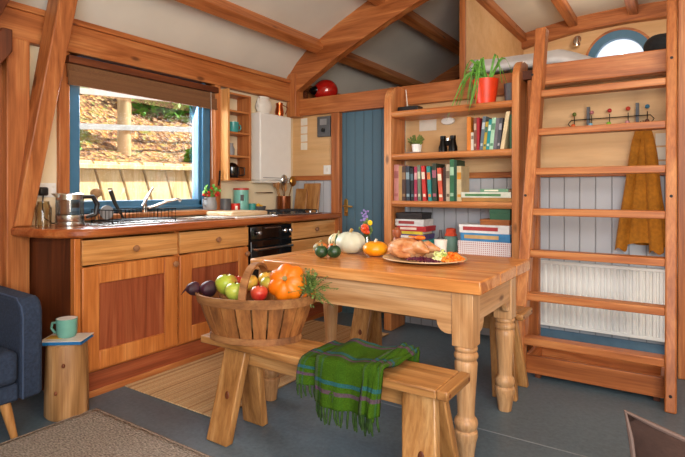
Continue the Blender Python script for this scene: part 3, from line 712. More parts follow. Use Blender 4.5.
# spider plant
t = thing('spider_plant', (-1.2, 3.66, SF), 'spider plant trailing from a red-orange pot on top of the bookcase', 'plant')
px, py = -1.185, 3.66
mk('pot', G().lathe((px, py, SF+.001), [(.0001, 0), (.068, 0), (.094, .18), (.088, .18), (.082, .155), (.0001, .145)], 28), 'orangepot', t, smooth=True)
mk('soil', G().lathe((px, py, SF+.145), [(.0001, .005), (.078, 0)], 20), 'soil', t)
g = G()
for i in range(24):
    a = rnd.uniform(0, 2*PI); L = rnd.uniform(.13, .30); up = rnd.uniform(.05, .17)
    ox = -.9*L if rnd.random() < .45 else 0
    dx, dy = math.cos(a)*L, math.sin(a)*L*.45
    if rnd.random() < .5: dx = -abs(dx)*1.15
    if py+dy > 3.82: dy = .1
    pts = []
    for k in range(9):
        s_ = k/8; drop = up*math.sin(PI*min(1, s_*1.2))*1.2-(.25*L/.30+.05*rnd.random())*s_**2.4*(1 if dx < .05 else .3)
        pts.append(Vector((px+dx*s_**.85+.03*math.cos(a), py-.05*s_+dy*s_, SF+.165+drop)))
    for k in range(8):
        w0 = .0095*(1-(k/8)**2)+.0005; w1 = .0095*(1-((k+1)/8)**2)+.0005; n_ = Vector((math.sin(a), -math.cos(a)*.5, .5)).normalized()
        g.add([pts[k]-n_*w0, pts[k]+n_*w0, pts[k+1]+n_*w1, pts[k+1]-n_*w1], [(0, 1, 2, 3)])
mk('leaves', g, 'leaf', t)
tag(mk('vase', G().lathe((-1.018, 3.70, SF+.001), [(.0001, 0), (.036, 0), (.046, .14), (.042, .14), (.034, .01), (.0001, .01)], 22), 'greyd', smooth=True), 'dark grey pot right of the spider plant on the bookcase', 'pot')
t = thing('internet_router', (-1.8, 3.62, SF), 'flat black router with an upright aerial on top of the bookcase', 'router')
mk('case', G().box(-1.875, -1.70, 3.60, 3.70, SF+.001, SF+.038), 'black', t, .004)
mk('aerial', G().cyl((-1.83, 3.69, SF+.03), (-1.85, 3.70, SF+.19), .005, .004, 8), 'whitem', t, smooth=True)
# shelf two
S2 = SH['s2']
t = thing('potted_succulent', (-1.745, 3.68, S2), 'small bushy plant in a white cup on the upper bookcase shelf', 'plant')
mk('pot', G().lathe((-1.745, 3.68, S2+.011), [(.0001, 0), (.033, 0), (.042, .065), (.038, .065), (.0001, .055)], 22), 'white', t, smooth=True)
g = G()
for i in range(60):
    a = rnd.uniform(0, 2*PI); e = rnd.uniform(.2, 1.4); L = rnd.uniform(.04, .1)
    d_ = Vector((math.cos(a)*math.cos(e), math.sin(a)*math.cos(e)*.7, math.sin(e)))*L; g.tube([(-1.745, 3.68, S2+.065), Vector((-1.745, 3.68, S2+.065))+d_], [.003, .0075], 5)
mk('leaves', g, plain('grey_green_leaf', '#6f7f3e', .6, var=.4), t)
tag(mk('saucer', G().lathe((-1.745, 3.66, S2+.001), [(.0001, 0), (.07, 0), (.095, .008), (.09, .009), (.0001, .004)], 28), 'white', smooth=True), 'flat white dish under the small potted plant', 'dish')
tag(mk('alarm_sensor', G().prism([(-1.545+.056*math.cos(q*PI/16), 1.665+.03*math.sin(q*PI/16)) for q in range(32)], 'y', YB-.03, YB), 'whitem', None, .006), 'round white alarm on the wall behind the upper bookcase shelf', 'alarm')
tag(mk('wall_note', G().box(-1.80, -1.65, YB-.004, YB, 1.60, 1.69), 'paper'), 'paper note on the wall behind the small potted plant', 'note')
t = thing('binoculars', (-1.47, 3.66, S2), 'pair of black binoculars standing on the upper bookcase shelf', 'binoculars')
for x in (-1.515, -1.435):
    mk('barrel', G().lathe((x, 3.66, S2+.001), [(.034, 0), (.034, .04), (.026, .06), (.022, .09), (.02, .095), (.022, .1), (.022, .125), (.0001, .125)], 18), 'blackm', t, smooth=True)
mk('bridge', G().box(-1.5, -1.45, 3.65, 3.67, S2+.05, S2+.09), 'blackm', t, .004); mk('focus_wheel', G().cyl((-1.475, 3.66, S2+.09), (-1.475, 3.66, S2+.11), .012), 'steel', t, smooth=True)

bookmats = {}
def bm_(c):
    if c not in bookmats: bookmats[c] = plain('book_cover_'+c[1:], c, .5, var=.15)
    return bookmats[c]
def book_up(x, w, h, z, col, label, lean=0, band=None, yf=3.575, dep=.17, grp=None):
    t = thing('book', (x+w/2, yf+dep/2, z), label, 'book', grp)
    def T(px, pz): return (x+px+lean*pz, pz)
    def B(a, b, y0, y1, z0, z1, name, mat, par):
        P = [(x+a+lean*z0, z+z0), (x+b+lean*z0, z+z0), (x+b+lean*z1, z+z1), (x+a+lean*z1, z+z1)]
        return mk(name, G().prism(P, 'y', y0, y1), mat, par)
    c_ = .0025
    g = G()
    for a, b, y0, y1 in ((0, c_, yf, yf+dep), (w-c_, w, yf, yf+dep), (c_, w-c_, yf, yf+c_)):
        P = [(x+a, z+.0005), (x+b, z+.0005), (x+b+lean*h, z+h), (x+a+lean*h, z+h)]; g.prism(P, 'y', y0, y1)
    cv = mk('cover', g, bm_(col), t)
    B(c_, w-c_, yf+c_, yf+dep-.004, .003, h-.004, 'pages', 'paper', t)
    if band:
        z0, z1 = h*.62, h*.82; B(.0015, w-.0015, yf-.001, yf+.0005, z0, z1, 'title_band', bm_(band), cv)
        if w > .02: B(.004, w-.004, yf-.001, yf+.0005, h*.12, h*.2, 'spine_mark', bm_(band), cv)
    return t
S3 = SH['s3']; k = .0078
row = [ # width px, height, colour, band, lean, description
 (6.5,.285,'#c98a86','#b06a6a',0,'dusty pink'), (4.6,.275,'#b08a52',None,0,'tan'), (5,.27,'#4a2f26','#8a6a4a',0,'dark brown'),
 (5,.27,'#2b3440','#8aa0a8',-.02,'blue-black'), (4.2,.255,'#17181a','#55707a',-.03,'plain black'), (4,.265,'#a02a4a','#d8a0a0',0,'magenta'),
 (4,.275,'#6f7a68','#c8ccb0',-.02,'grey-green'), (4.5,.27,'#c8302a','#e8d8c0',-.06,'bright red'), (4.5,.265,'#2f8a86','#e07a3a',-.06,'teal with orange'),
 (5.5,.285,'#2f3a2c','#a05a6a',-.02,'dark floral'), (5,.25,'#c9553a','#e8dcc0',-.07,'rust-red'), (3.6,.255,'#3a241c',None,0,'narrow dark brown'),
 (4.4,.275,'#b5a58c','#6a5a4a',0,'beige'), (5.2,.31,'#2f6a46','#9ac0a0',0,'tall mid-green'), (3.4,.305,'#1e4632',None,0,'tall dark green'), (5.4,.26,'#c8b48a','#c88a2a',0,'cream and yellow')]
x = BX0+.072
desc_extra = ['at the left end','right of the dusty pink book','right of the tan book','between the dark brown and plain black books','right of the blue-black book','right of the plain black book','right of the magenta book','leaning in the middle of the row','right of the bright red book','right of the teal book','leaning beside the dark floral book','right of the rust-red book','left of the tall green books','near the right end of the row','beside the tall mid-green book','at the right end of the row']
for (w, h, c, b, ln, ds), ex in zip(row, desc_extra):
    ww = w*k*.80; x += abs(ln)*h if ln < 0 else 0
    book_up(x, ww, h, S3, c, '%s book %s on the middle bookcase shelf' % (ds, ex), ln, b, grp='books standing on the middle shelf'); x += ww+.001
def flat(name, x0, x1, y0, y1, z0, z1, col, label, cat='book', lid=None, grp=None, pages=True):
    t = thing(name, ((x0+x1)/2, (y0+y1)/2, z0), label, cat, grp)
    if pages:
        c_ = .003; g = G().box(x0, x1, y0, y1, z0, z0+c_).box(x0, x1, y0, y1, z1-c_, z1).box(x0, x1, y0, y0+c_, z0+c_, z1-c_)
        mk('cover', g, bm_(col), t); mk('pages', G().box(x0+.004, x1-.004, y0+c_, y1-.004, z0+c_, z1-c_), 'paper', t)
        if lid: mk('title_band', G().box(x0+.03, x1-.07, y0-.001, y0+.0005, z0+.25*(z1-z0), z0+.7*(z1-z0)), bm_(lid), t)
    else:
        mk('box_base', G().box(x0+.002, x1-.002, y0+.002, y1-.002, z0, z0+.6*(z1-z0)), bm_(col), t)
        mk('lid', G().box(x0, x1, y0, y1, z0+.6*(z1-z0)+.0005, z1), bm_(col), t, .001)
        if lid: mk('printed_panel', G().box(x0+.03, x1-.08, y0-.001, y0+.0005, z0+.3*(z1-z0), z0+.75*(z1-z0)), bm_(lid), t)
    return t
flat('book', -1.335, -.975, 3.58, 3.76, S3+.001, S3+.028, '#a8793e', 'tan book lying flat, lowest of the pile on the middle shelf', grp='books lying flat on the middle shelf')
flat('book', -1.34, -.98, 3.575, 3.76, S3+.029, S3+.068, '#d8dccb', 'pale green and white book lying flat in the middle of the short pile', lid='#4f7f52', grp='books lying flat on the middle shelf')
flat('book', -1.20, -1.0, 3.585, 3.76, S3+.069, S3+.092, '#6f9a7c', 'small sage green book on top of the short flat pile', lid='#e8e4d0', grp='books lying flat on the middle shelf')
x = -1.295; ln0 = .13
row2 = [(4.5,.245,'#d07a2a',None,'orange','at the left end of the upper shelf'), (3,.13,'#d9d2c0','#8a7a6a','short cream','tucked beside the orange book'), (3.2,.235,'#7a4a3a','#c8a890','brown','third from the left'),
 (3,.235,'#a3202a',None,'dark red','right of the brown book'), (3.6,.24,'#5f6f7a','#b0bcc0','slate grey','right of the dark red book'), (3.2,.2,'#b59a3a','#3a6a5a','ochre','right of the slate grey book'),
 (3.4,.215,'#1f8a8a','#bfe0d8','turquoise','left of the mint book'), (4.2,.225,'#9fc9ab','#5a8a6a','mint green','in the middle of the right half'), (3.5,.22,'#6f6a72',None,'mid grey','right of the mint book'), (3.4,.22,'#47474d','#9a9aa0','charcoal','second dark book right of the mint one')]
for w, h, c, b, ds, ex in row2:
    ww = w*k*.82; ln = 0 if ds in ('orange', 'short cream', 'brown', 'dark red') else .1
    book_up(x, ww, h, S2, c, '%s book %s among the leaning books' % (ds, ex), ln, b, grp='books on the upper shelf'); x += ww+.0015
book_up(x+.002, .026, .26, S2, '#d9c49a', 'tall cream book leaning furthest at the right of the upper shelf', .16, None, dep=.2, grp='books on the upper shelf')
book_up(-.987, .020, .235, S2, '#2a5a3c', 'dark green book upright against the right side panel', 0, None, grp='books on the upper shelf')
# bottom shelf stacks
S4 = SH['s4']; z = S4+.001
for (h, c, l, x0, x1, lb, pg) in [(.03,'#2a6a4a','#e8b83a',-1.875,-1.62,'dark green book at the bottom of the left pile',True), (.052,'#2f9a97','#e8e0c0',-1.87,-1.60,'teal game box low in the left pile of games',False), (.04,'#5a4a7a','#e0d8d0',-1.865,-1.63,'purple and white box in the middle of the left pile',False),
    (.022,'#d8c23a',None,-1.87,-1.65,'thin yellow book above the purple box',True), (.04,'#b3282a','#e8d0c0',-1.87,-1.62,'red game box in the left pile of games',False), (.052,'#d5d5d3','#9a3a3a',-1.885,-1.64,'white box near the top of the left pile of games',False), (.05,'#26201f',None,-1.88,-1.655,'flat black box on top of the left pile of games',False)]:
    flat('game_box' if not pg else 'book', x0, x1, 3.58, 3.77, z, z+h, c, lb, 'book' if pg else 'box', l, 'left pile of games on the low shelf', pg); z += h+.0006
z = S4+.001
dots = NT('dotted_white_box'); vo = dots.n('ShaderNodeTexVoronoi'); vo.inputs['Randomness'].default_value = 0; dots.l(dots.coord(rnd=False), vo.inputs['Vector']); vo.inputs['Scale'].default_value = 70
dots.l(dots.ramp(vo.outputs['Distance'], [(.25, '#b06a6a'), (.35, '#e6dedc')]), dots.b.inputs['Base Color'])
for (h, c, l, x0, x1, lb) in [(.098,'dots',None,-1.365,-.98,'white dotted storage box, lowest of the right pile'), (.058,'#3f86b8','#c9a26a',-1.345,-.985,'blue game box on the white dotted box'), (.06,'#e1dfdc','#a8383a',-1.355,-.99,'white and red game box on the blue box'), (.04,'#9a5a2a',None,-1.20,-.99,'flat brown box near the top of the right pile'), (.075,'#2f5a40',None,-1.13,-.985,'dark green box on top of the right pile')]:
    if c == 'dots': bookmats['dots'] = dots.m
    flat('game_box', x0, x1, 3.575, 3.775, z, z+h, c, lb, 'box', l, 'right pile of boxes on the low shelf', False); z += h+.0006
t = thing('covered_jar', (-1.46, 3.68, S4), 'grey-green jar with a red cloth cover between the two piles of games', 'jar')
mk('body', G().lathe((-1.46, 3.68, S4+.001), [(.0001, 0), (.05, 0), (.058, .05), (.05, .11), (.03, .13), (.0001, .13)], 22), plain('grey_green_pot', '#5a7a6c', .5), t, smooth=True)
mk('cover', G().lathe((-1.46, 3.68, S4+.125), [(.048, -.005), (.036, .015), (.034, .05), (.0001, .056)], 18, rib=lambda w, z: 1+.08*math.sin(7*w)), plain('orange_red_cloth', '#c4401c', .8), t, smooth=True)
for (x, h, r, m, lb) in ((-1.56, .12, .03, 'greyd', 'dark bottle left of the cloth-covered jar'),):
    tag(mk('bottle', G().lathe((x, 3.72, S4+.001), [(.0001, 0), (r, 0), (r, h*.7), (r*.4, h*.9), (r*.4, h*1.3), (.0001, h*1.3)], 18), m, smooth=True), lb, 'bottle')

# ------------------------------------------------------------------ ladder
t = thing('ladder', (-.41, 3.3, 0), 'wide wooden ladder leaning on the loft beam', 'ladder')
LY = lambda z: 3.05+.222*z
def post(x0, x1, top, dx=0):
    d_ = .05
    g = G().hexa([(x0, LY(0)-d_, 0), (x1, LY(0)-d_, 0), (x1, LY(0)+d_, 0), (x0, LY(0)+d_, 0)], [(x0+dx, LY(top)-d_, top), (x1+dx, LY(top)-d_, top), (x1+dx, LY(top)+d_, top), (x0+dx, LY(top)+d_, top)])
    p = mk('stile', g, 'beamz', t, .008)
    for z in (.08, 1.08, 1.86):
        mk('bolt', G().cyl(((x0+x1)/2, LY(z)-d_-.003, z), ((x0+x1)/2, LY(z)-d_+.004, z), .008, n=12), 'iron', p)
post(-.832, -.766, 2.18, .035); post(-.068, -.016, 2.35)
for i in range(7):
    z = .25*(i+1); y = LY(z)
    mk('tread', G().box(-.768, -.068, y-.045, y+.045, z-.043, z), 'beamx', t, .005)
t = thing('shoe_tray', (-.41, 3.3, 0), 'low open wooden box on the floor under the ladder', 'box')
mk('base', G().box(-.765, -.07, 3.13, 3.45, .03, .045), 'shelfx', t)
g = G().box(-.765, -.07, 3.112, 3.13, .03, .135); mk('front_board', g, 'beamx', t, .003)
mk('back_board', G().box(-.765, -.07, 3.45, 3.468, .03, .16), 'beamx', t, .003)
mk('side_board', G().box(-.765, -.747, 3.13, 3.45, .045, .14), 'beamy', t, .003); mk('side_board', G().box(-.088, -.07, 3.13, 3.45, .045, .14), 'beamy', t, .003)
for x in (-.72, -.12): mk('runner', G().box(x, x+.03, 3.14, 3.44, 0, .0299), 'darky', t)
# radiator
t = thing('radiator', (-.4, 3.8, .15), 'white panel radiator on the wall behind the ladder', 'radiator')
RX0, RX1 = -.84, -.03
g = G(); n = 21; P = []
for i in range(n):
    a = RX0+.02+(RX1-RX0-.04)*i/n; wv = (RX1-RX0-.04)/n
    P += [(a, 3.757), (a+wv*.3, 3.757), (a+wv*.42, 3.743), (a+wv*.88, 3.743)]
P = [(RX0, 3.757)]+P+[(RX1, 3.757), (RX1, 3.766), (RX0, 3.766)]
g.prism(P, 'z', .185, .595); mk('front_panel', g, 'white', t, .001)
mk('frame', G().box(RX0, RX1, 3.745, 3.80, .595, .615).box(RX0, RX1, 3.747, 3.77, .165, .185).box(RX0-.006, RX0, 3.747, 3.80, .165, .615).box(RX1, RX1+.006, 3.747, 3.80, .165, .615), 'white', t, .003)
mk('rear_panel', G().box(RX0, RX1, 3.785, 3.80, .17, .6), 'white', t)
mk('bracket', G().box(RX0+.1, RX0+.13, 3.80, YB, .2, .58).box(RX1-.13, RX1-.1, 3.80, YB, .2, .58), 'whitem', t)
g = mk('valve', G().cyl((RX0-.03, 3.77, .10), (RX0-.03, 3.77, .22), .011).cyl((RX0-.03, 3.77, .19), (RX0, 3.77, .19), .009), 'chrome', t, smooth=True)
mk('pipe', G().cyl((RX0-.03, 3.77, 0), (RX0-.03, 3.77, .11), .007, n=10), 'copper', t, smooth=True)
# coat rack
t = thing('coat_rack', (-.4, 3.82, 1.55), 'wire coat rack with coloured balls on the wall behind the ladder', 'coat rack')
RXA, RXB = -.63, -.16
mk('rail', G().tube([(RXA, 3.80, 1.545), (RXB, 3.80, 1.545), (RXB+.02, 3.80, 1.57), (RXB, 3.80, 1.595), (RXA, 3.80, 1.595), (RXA-.02, 3.80, 1.57), (RXA, 3.80, 1.545)], .0035, 6), 'blackm', t)
for x in (-.525, -.235): mk('backplate', G().box(x-.009, x+.009, 3.803, YB, 1.535, 1.68), 'greyd', t)
cols = [('#6a7a2a','#d85a20'), ('#b06a6a','#7ab0c8'), ('#b81f1f','#7aa82a'), ('#cc3a1c','#c88a8a'), ('#3a7a98','#5a3420')]
for i, (c1, c2) in enumerate(cols):
    x = RXA+.02+i*.108
    hk = mk('hook', G().tube([(x, 3.80, 1.62), (x, 3.80, 1.55), (x, 3.77, 1.54), (x, 3.755, 1.545)], .003, 6), 'blackm', t)
    mk('ball', G().ell((x, 3.80, 1.635+.004*i), (.014, .014, .014), 14, 10), bm_(c1), hk, smooth=True); mk('ball', G().ell((x, 3.75, 1.55), (.014, .014, .014), 14, 10), bm_(c2), hk, smooth=True)
# coat
t = thing('coat', (-.2, 3.8, .72), 'mustard yellow coat hanging from the coat rack', 'coat')
def coatg(xt, xb, wt, wb, z0, z1, yc, nf, ph, dep):
    g = G()
    def fn(u, v):
        a = 2*PI*u; w = wt+(wb-wt)*(v**.6); xc = xt+(xb-xt)*v; q = .5+.12*v
        fx = math.cos(a); fy = math.sin(a)
        fold = 1+.16*v*math.sin(nf*a+ph)+.05*math.sin(2*nf*a+3*v)
        return (xc+fx*w/2*(1+.04*math.sin(9*v+ph)), yc+fy*dep*(.35+.65*v**.5)*fold-.004, z1+(z0-z1)*v+.012*math.sin(3*a+ph)*v)
    g.grid(fn, 48, 26); return g
mk('body', coatg(-.20, -.20, .06, .27, .765, 1.53, 3.795, 6, 0, .045), 'mustard', t, smooth=True)
mk('sleeve', coatg(-.235, -.325, .05, .075, .725, 1.44, 3.775, 3, 1, .035), 'mustard', t, smooth=True)
mk('sleeve', coatg(-.165, -.125, .05, .085, .72, 1.44, 3.765, 3, 2, .035), 'mustard', t, smooth=True)
mk('hanging_loop', G().tube([(-.20, 3.79, 1.5), (-.215, 3.775, 1.555), (-.2, 3.765, 1.56), (-.19, 3.79, 1.5)], .003, 6), 'darkx', t)
# right panel (cupboard side)
t = thing('tall_cupboard', (.3, 3.74, 0), 'tall orange-brown cupboard at the right edge beside the ladder', 'cupboard')
mk('carcass', G().box(-.012, .9, 3.64, 3.845, 0, 1.86), 'beamz', t, .004)
mk('cupboard_door', G().box(.03, .88, 3.62, 3.638, .08, 1.8), 'beamz', t, .004)
mk('knob', G().cyl((.1, 3.62, 1.0), (.1, 3.59, 1.0), .015), 'darkx', t, smooth=True)
struct('trim_33', G().box(-.015, .05, 3.58, 3.64, 0, 3.05), W['beamz'], .006, 'tall post right of the ladder')

# ------------------------------------------------------------------ loft things
t = thing('mattress_bed', (-.7, 4.9, 1.94), 'low bed with white bedding on the loft', 'bed')
mk('mattress', G().box(-1.40, 1.2, 4.05, 6.05, 1.941, 1.985), 'duvet', t, .015, seg=3)
g = G()
g.grid(lambda u, v: (-1.42+2.65*u, 3.98+2.1*v, 2.015+.15*(1-min(1, max(0, (u-.25)/.12)))+.03*mnoise.noise(Vector((u*7, v*5, 1)))+.03*mnoise.noise(Vector((u*2.5, v*2, 7)))-.22*max(0, (.05-min(v, 1)))/.05*.4-.06*max(0, u-.55)), 70, 60)
mk('duvet', g, 'duvet', t, smooth=True, solid=.05)
tag(mk('pillow', G().ell((-.075, 4.25, 2.135), (.14, .13, .09), 26, 16, fn=lambda d: 1+.08*math.sin(5*d.x+3*d.y)), plain('charcoal_cushion', '#2b2d31', .9, sc=60, bump=.3), smooth=True), 'charcoal cushion on the loft bed under the round window', 'cushion')
t = thing('spotlight', (-.95, YE-.03, 2.8), 'small chrome spotlight on the gable wall left of the round window', 'lamp')
mk('base', G().cyl((-.96, YE, 2.80), (-.96, YE-.03, 2.80), .04), 'chrome', t, smooth=True)
mk('arm', G().cyl((-.96, YE-.03, 2.80), (-.96, YE-.11, 2.79), .01), 'chrome', t, smooth=True)
mk('head', G().lathe((-.955, YE-.12, 2.70), [(.038, 0), (.042, .02), (.03, .08), (.02, .1), (.0001, .105)], 20), 'chrome', t, smooth=True)

# ------------------------------------------------------------------ table
TZ = .75; TX0, TX1, TY0, TY1 = -1.90, -.655, 1.962, 2.755
t = thing('dining_table', (-1.28, 2.36, 0), 'pine farmhouse dining table with turned legs', 'table')
g = G(); n = 3
for i in range(n):
    a = TY0+(TY1-TY0)*i/n; b = TY0+(TY1-TY0)*(i+1)/n; g.box(TX0+.095, TX1-.001*i*0, a+(.0008 if i else 0), b-(.0008 if i < n-1 else 0), TZ-.056, TZ)
mk('tabletop', g, wood('table_top_wood', '#b4682e', '#d88f4c', '#e6aa6c', 'x', .25), t, .006)
mk('end_board', G().box(TX0, TX0+.094, TY0, TY1, TZ-.056, TZ), 'tabley', t, .009)
def apron(a, b, z0=.565, z1=.692, r=.05):
    P = [(a, z0-.05)]
    P += [(a+.02, z0-.05)]
    for k in range(1, 7): q = PI/2*k/6; P.append((a+.02+r*math.sin(q)*1.0, z0-.05+r*(1-math.cos(q))))
    for k in range(6, 0, -1): q = PI/2*k/6; P.append((b-.02-r*math.sin(q), z0-.05+r*(1-math.cos(q))))
    P += [(b-.02, z0-.05), (b, z0-.05), (b, z1), (a, z1)]
    return P
lx = (TX0+.085, TX1-.085); ly = (TY0+.07, TY1-.165)
mk('apron', G().prism(apron(lx[0]+.046, lx[1]-.046), 'y', ly[0]-.038, ly[0]-.014), 'legx', t, .003)
mk('apron', G().prism(apron(lx[0]+.046, lx[1]-.046), 'y', ly[1]+.014, ly[1]+.038), 'legx', t, .003)
mk('apron', G().prism(apron(ly[0]+.046, ly[1]-.046), 'x', lx[0]-.038, lx[0]-.014), 'legy', t, .003)
mk('apron', G().prism(apron(ly[0]+.046, ly[1]-.046), 'x', lx[1]+.014, lx[1]+.038), 'legy', t, .003)
lp = [(.032,0),(.034,.02),(.042,.075),(.049,.10),(.047,.118),(.038,.124),(.045,.132),(.049,.15),(.045,.166),(.038,.172),(.0345,.185),(.036,.22),(.041,.30),(.046,.375),(.047,.40),(.040,.412),(.048,.42),(.05,.43),(.047,.441),(.04,.445),(.047,.453),(.0475,.463),(.044,.47)]
for a in lx:
    for b in ly:
        g = G().lathe((a, b, 0), [(r, z) for r, z in lp], 26); mk('leg', g.box(a-.045, a+.045, b-.045, b+.045, .47, .6935), 'legz', t, .003)
# ------------------------------------------------------------------ benches
def bench(y0, y1, label, x0=-1.825, x1=-.632, h=.45):
    t = thing('bench', ((x0+x1)/2, (y0+y1)/2, 0), label, 'bench', 'wooden benches at the table'); m = (y0+y1)/2
    mk('seat', G().box(x0, x1-.041, y0, y1, h-.034, h), 'benchx', t, .006); mk('end_board', G().box(x1-.04, x1, y0, y1, h-.034, h), 'benchy', t, .006)
    mk('rail', G().box(x0+.1, x1-.16, m-.014, m+.014, h-.125, h-.0345), 'benchx', t, .004)
    for xa, sp in ((x0+.10, -.035), (x1-.2, .045)):
        for s_ in (-1, 1):
            a, b = xa, xa+.13; yt = m+s_*.03; yb = m+s_*.115; th = .02
            g = G().hexa([(a+sp, yb-th, 0), (b+sp, yb-th, 0), (b+sp, yb+th, 0), (a+sp, yb+th, 0)], [(a, yt-th, h-.0345), (b, yt-th, h-.0345), (b, yt+th, h-.0345), (a, yt+th, h-.0345)])
            l_ = mk('leg', g, 'benchz', t, .006)
            if s_ < 0:
                zk = .20; yk = yb-th+(yt-yb)*(zk/(h-.0345)); xk = xa+.075+sp*(1-zk/.41)
                mk('knot', G().ell((xk, yk+.001, zk), (.013, .004, .024), 16, 10), 'darkz', l_, smooth=True)
    for xx, zz in ((y0+.02, h-.017), (y1-.02, h-.017)):
        mk('peg', G().cyl((x1-.001, xx, zz), (x1+.002, xx, zz), .006, n=12), 'darkx', t)
    return t
bench(1.565, 1.785, 'light wooden bench in front of the table carrying the basket and blanket')
bench(2.745, 2.955, 'wooden bench behind the far side of the table', -1.86, -.69, .455)

# blanket
def plaid():
    N = NT('green_plaid_wool'); tc = N.n('ShaderNodeTexCoord'); sp = N.n('ShaderNodeSeparateXYZ'); N.l(tc.outputs['UV'], sp.inputs[0])
    def st(out, stops): return N.ramp(out, stops, 'CONSTANT')
    G0 = '#3c5c12'
    # v runs along the drape (bands), u across
    V = st(sp.outputs[1], [(0, G0), (.075, '#6a3566'), (.10, G0), (.13, '#1f5f78'), (.155, G0), (.33, '#6a3566'), (.355, '#3d5a24'), (.37, '#1f5f78'), (.395, G0), (.62, '#6a3566'), (.655, '#3d5a24'), (.675, '#1f5f78'), (.70, G0)])
    V2 = st(sp.outputs[1], [(0, G0), (.30, '#3b4a34'), (.42, G0), (.60, '#3b4a34'), (.73, G0)])
    U = st(sp.outputs[0], [(0, '#5b3a6a'), (.05, '#2f5a24'), (.1, '#345f70'), (.13, G0), (.36, '#38621a'), (.5, G0), (.80, '#2f6a60'), (.84, G0), (.9, '#6a3566'), (.93, G0)])
    c = N.mix(.72, U, V); c = N.mix(.2, c, V2)
    nz = N.noise(N.coord(scale=(1, 1, 1)), 220, 2); c = N.mix(.35, c, N.ramp(nz, [(.3, '#3a3a3a'), (.7, '#ffffff')]), 'MULTIPLY')
    N.l(c, N.b.inputs['Base Color']); N.b.inputs['Roughness'].default_value = .95; N.bump(nz, .5, .004)
    N.b.inputs['Specular IOR Level'].default_value = .1; return N.m
PL = plaid()
t = thing('plaid_blanket', (-1.05, 1.675, .45), 'green plaid wool blanket with fringe draped over the front bench', 'blanket')
def drape(x0, x1, off, fz, bz, skew=0, seed=0, flare=0):
    y0, y1, zt = 1.565-off, 1.785+off, .45+off
    Lf = zt-fz; Lt = y1-y0; Lb = zt-bz; L = Lf+Lt+Lb
    def fn(u, v):
        s_ = v*L; cr = .018
        if s_ < Lf: y, z = y0, fz+s_; hang = 1-s_/Lf
        elif s_ < Lf+Lt: y, z = y0+(s_-Lf), zt; hang = 0
        else: y, z = y1, zt-(s_-Lf-Lt); hang = -(s_-Lf-Lt)/Lb
        # round the corner
        if s_ < Lf+cr and s_ > Lf-cr: q = (s_-Lf+cr)/(2*cr); y = y0+cr*(1-math.cos(q*PI/2))*.8; z = zt-cr*(1-math.sin(q*PI/2))*.8
        w = x0+(x1-x0)*u
        wob = .014*math.sin(u*9+seed)*max(0, hang)+.006*math.sin(u*23+seed*2)*max(0, hang)
        yy = y-wob-.02*max(0, hang)**1.0*(1 if hang > 0 else 0)
        zz = z+.003*math.sin(u*17+s_*20+seed)*(1 if hang == 0 else 0)+(.004+.012*mnoise.noise(Vector((u*3, s_*9, seed))) if hang == 0 else 0)
        return (w+skew*max(0, hang)+flare*(u-.5)*max(0, hang)+.012*mnoise.noise(Vector((u*2, v*5, seed)))*(hang != 0), yy, zz)
    return G().grid(fn, 50, 70, uv=True), fn
def fringe(fn, n, L, seed):
    g = G(); r_ = random.Random(seed)
    for i in range(n):
        p = Vector(fn((i+.5)/n, 0.0)); l = L*r_.uniform(.8, 1.15); dx = r_.uniform(-.01, .01)
        g.tube([p+Vector((0, -.001, .004)), p+Vector((dx*.4, -.003, -l*.5)), p+Vector((dx, .002+r_.uniform(-.004, .004), -l))], [.0042, .0048, .003], 6)
    return g
FR = plain('fringe_wool', '#26420f', .95, sc=60, var=.5)
g, fn = drape(-1.235, -.98, .009, .365, .34, 0, 2, .0); mk('under_layer', g, PL, t, smooth=True, solid=.007); mk('fringe', fringe(fn, 16, .05, 3), FR, t, smooth=True)
g, fn = drape(-1.15, -.875, .024, .315, .30, .0, 5, .0); mk('top_layer', g, PL, t, smooth=True, solid=.009); mk('fringe', fringe(fn, 17, .06, 5), FR, t, smooth=True)
g, fn = drape(-.93, -.855, .034, .33, .32, -.005, 8, -.01); mk('rolled_fold', g, PL, t, smooth=True, solid=.016); mk('fringe', fringe(fn, 7, .055, 8), FR, t, smooth=True)

# ------------------------------------------------------------------ basket
t = thing('trug_basket', (-1.585, 1.675, .4505), 'brown wooden slat basket of vegetables on the front bench', 'basket')
bx, by, bz = -1.585, 1.675, .4505
BA = math.radians(24); BC, BS = math.cos(BA), math.sin(BA)
def bk(l, m): return bx+l*BC-m*BS, by+l*BS+m*BC
bwd = wood('basket_wood', '#643a18', '#99602e', '#b87f46', 'z', .65); bwx = wood('basket_band_wood', '#684020', '#946236', '#b0804e', 'x', .7, False)
def ringpt(a, A, B, z): return Vector((*bk(A*math.cos(a), B*math.sin(a)), bz+z))
def supe(a): return 1
n = 22; g = G()
for i in range(n):
    a0 = 2*PI*(i+.06)/n; a1 = 2*PI*(i+.94)/n
    for k0, k1 in ((0, 1),):
        pass
    vs = []
    for a in (a0, a1):
        for (A, B, z) in ((.20, .115, .012), (.236, .145, .10), (.268, .172, .192)):
            vs.append(ringpt(a, A, B, z)); vs.append(ringpt(a, A-.007, B-.007, z))
    fs = []
    for k in range(2):
        o = 2*k; fs += [(o, 6+o, 8+o, 2+o), (1+o, 3+o, 9+o, 7+o), (o, 2+o, 3+o, 1+o), (6+o, 7+o, 9+o, 8+o)]
    fs += [(0, 1, 7, 6), (4, 10, 11, 5)]; g.add(vs, fs)
mk('slats', g, bwd, t)
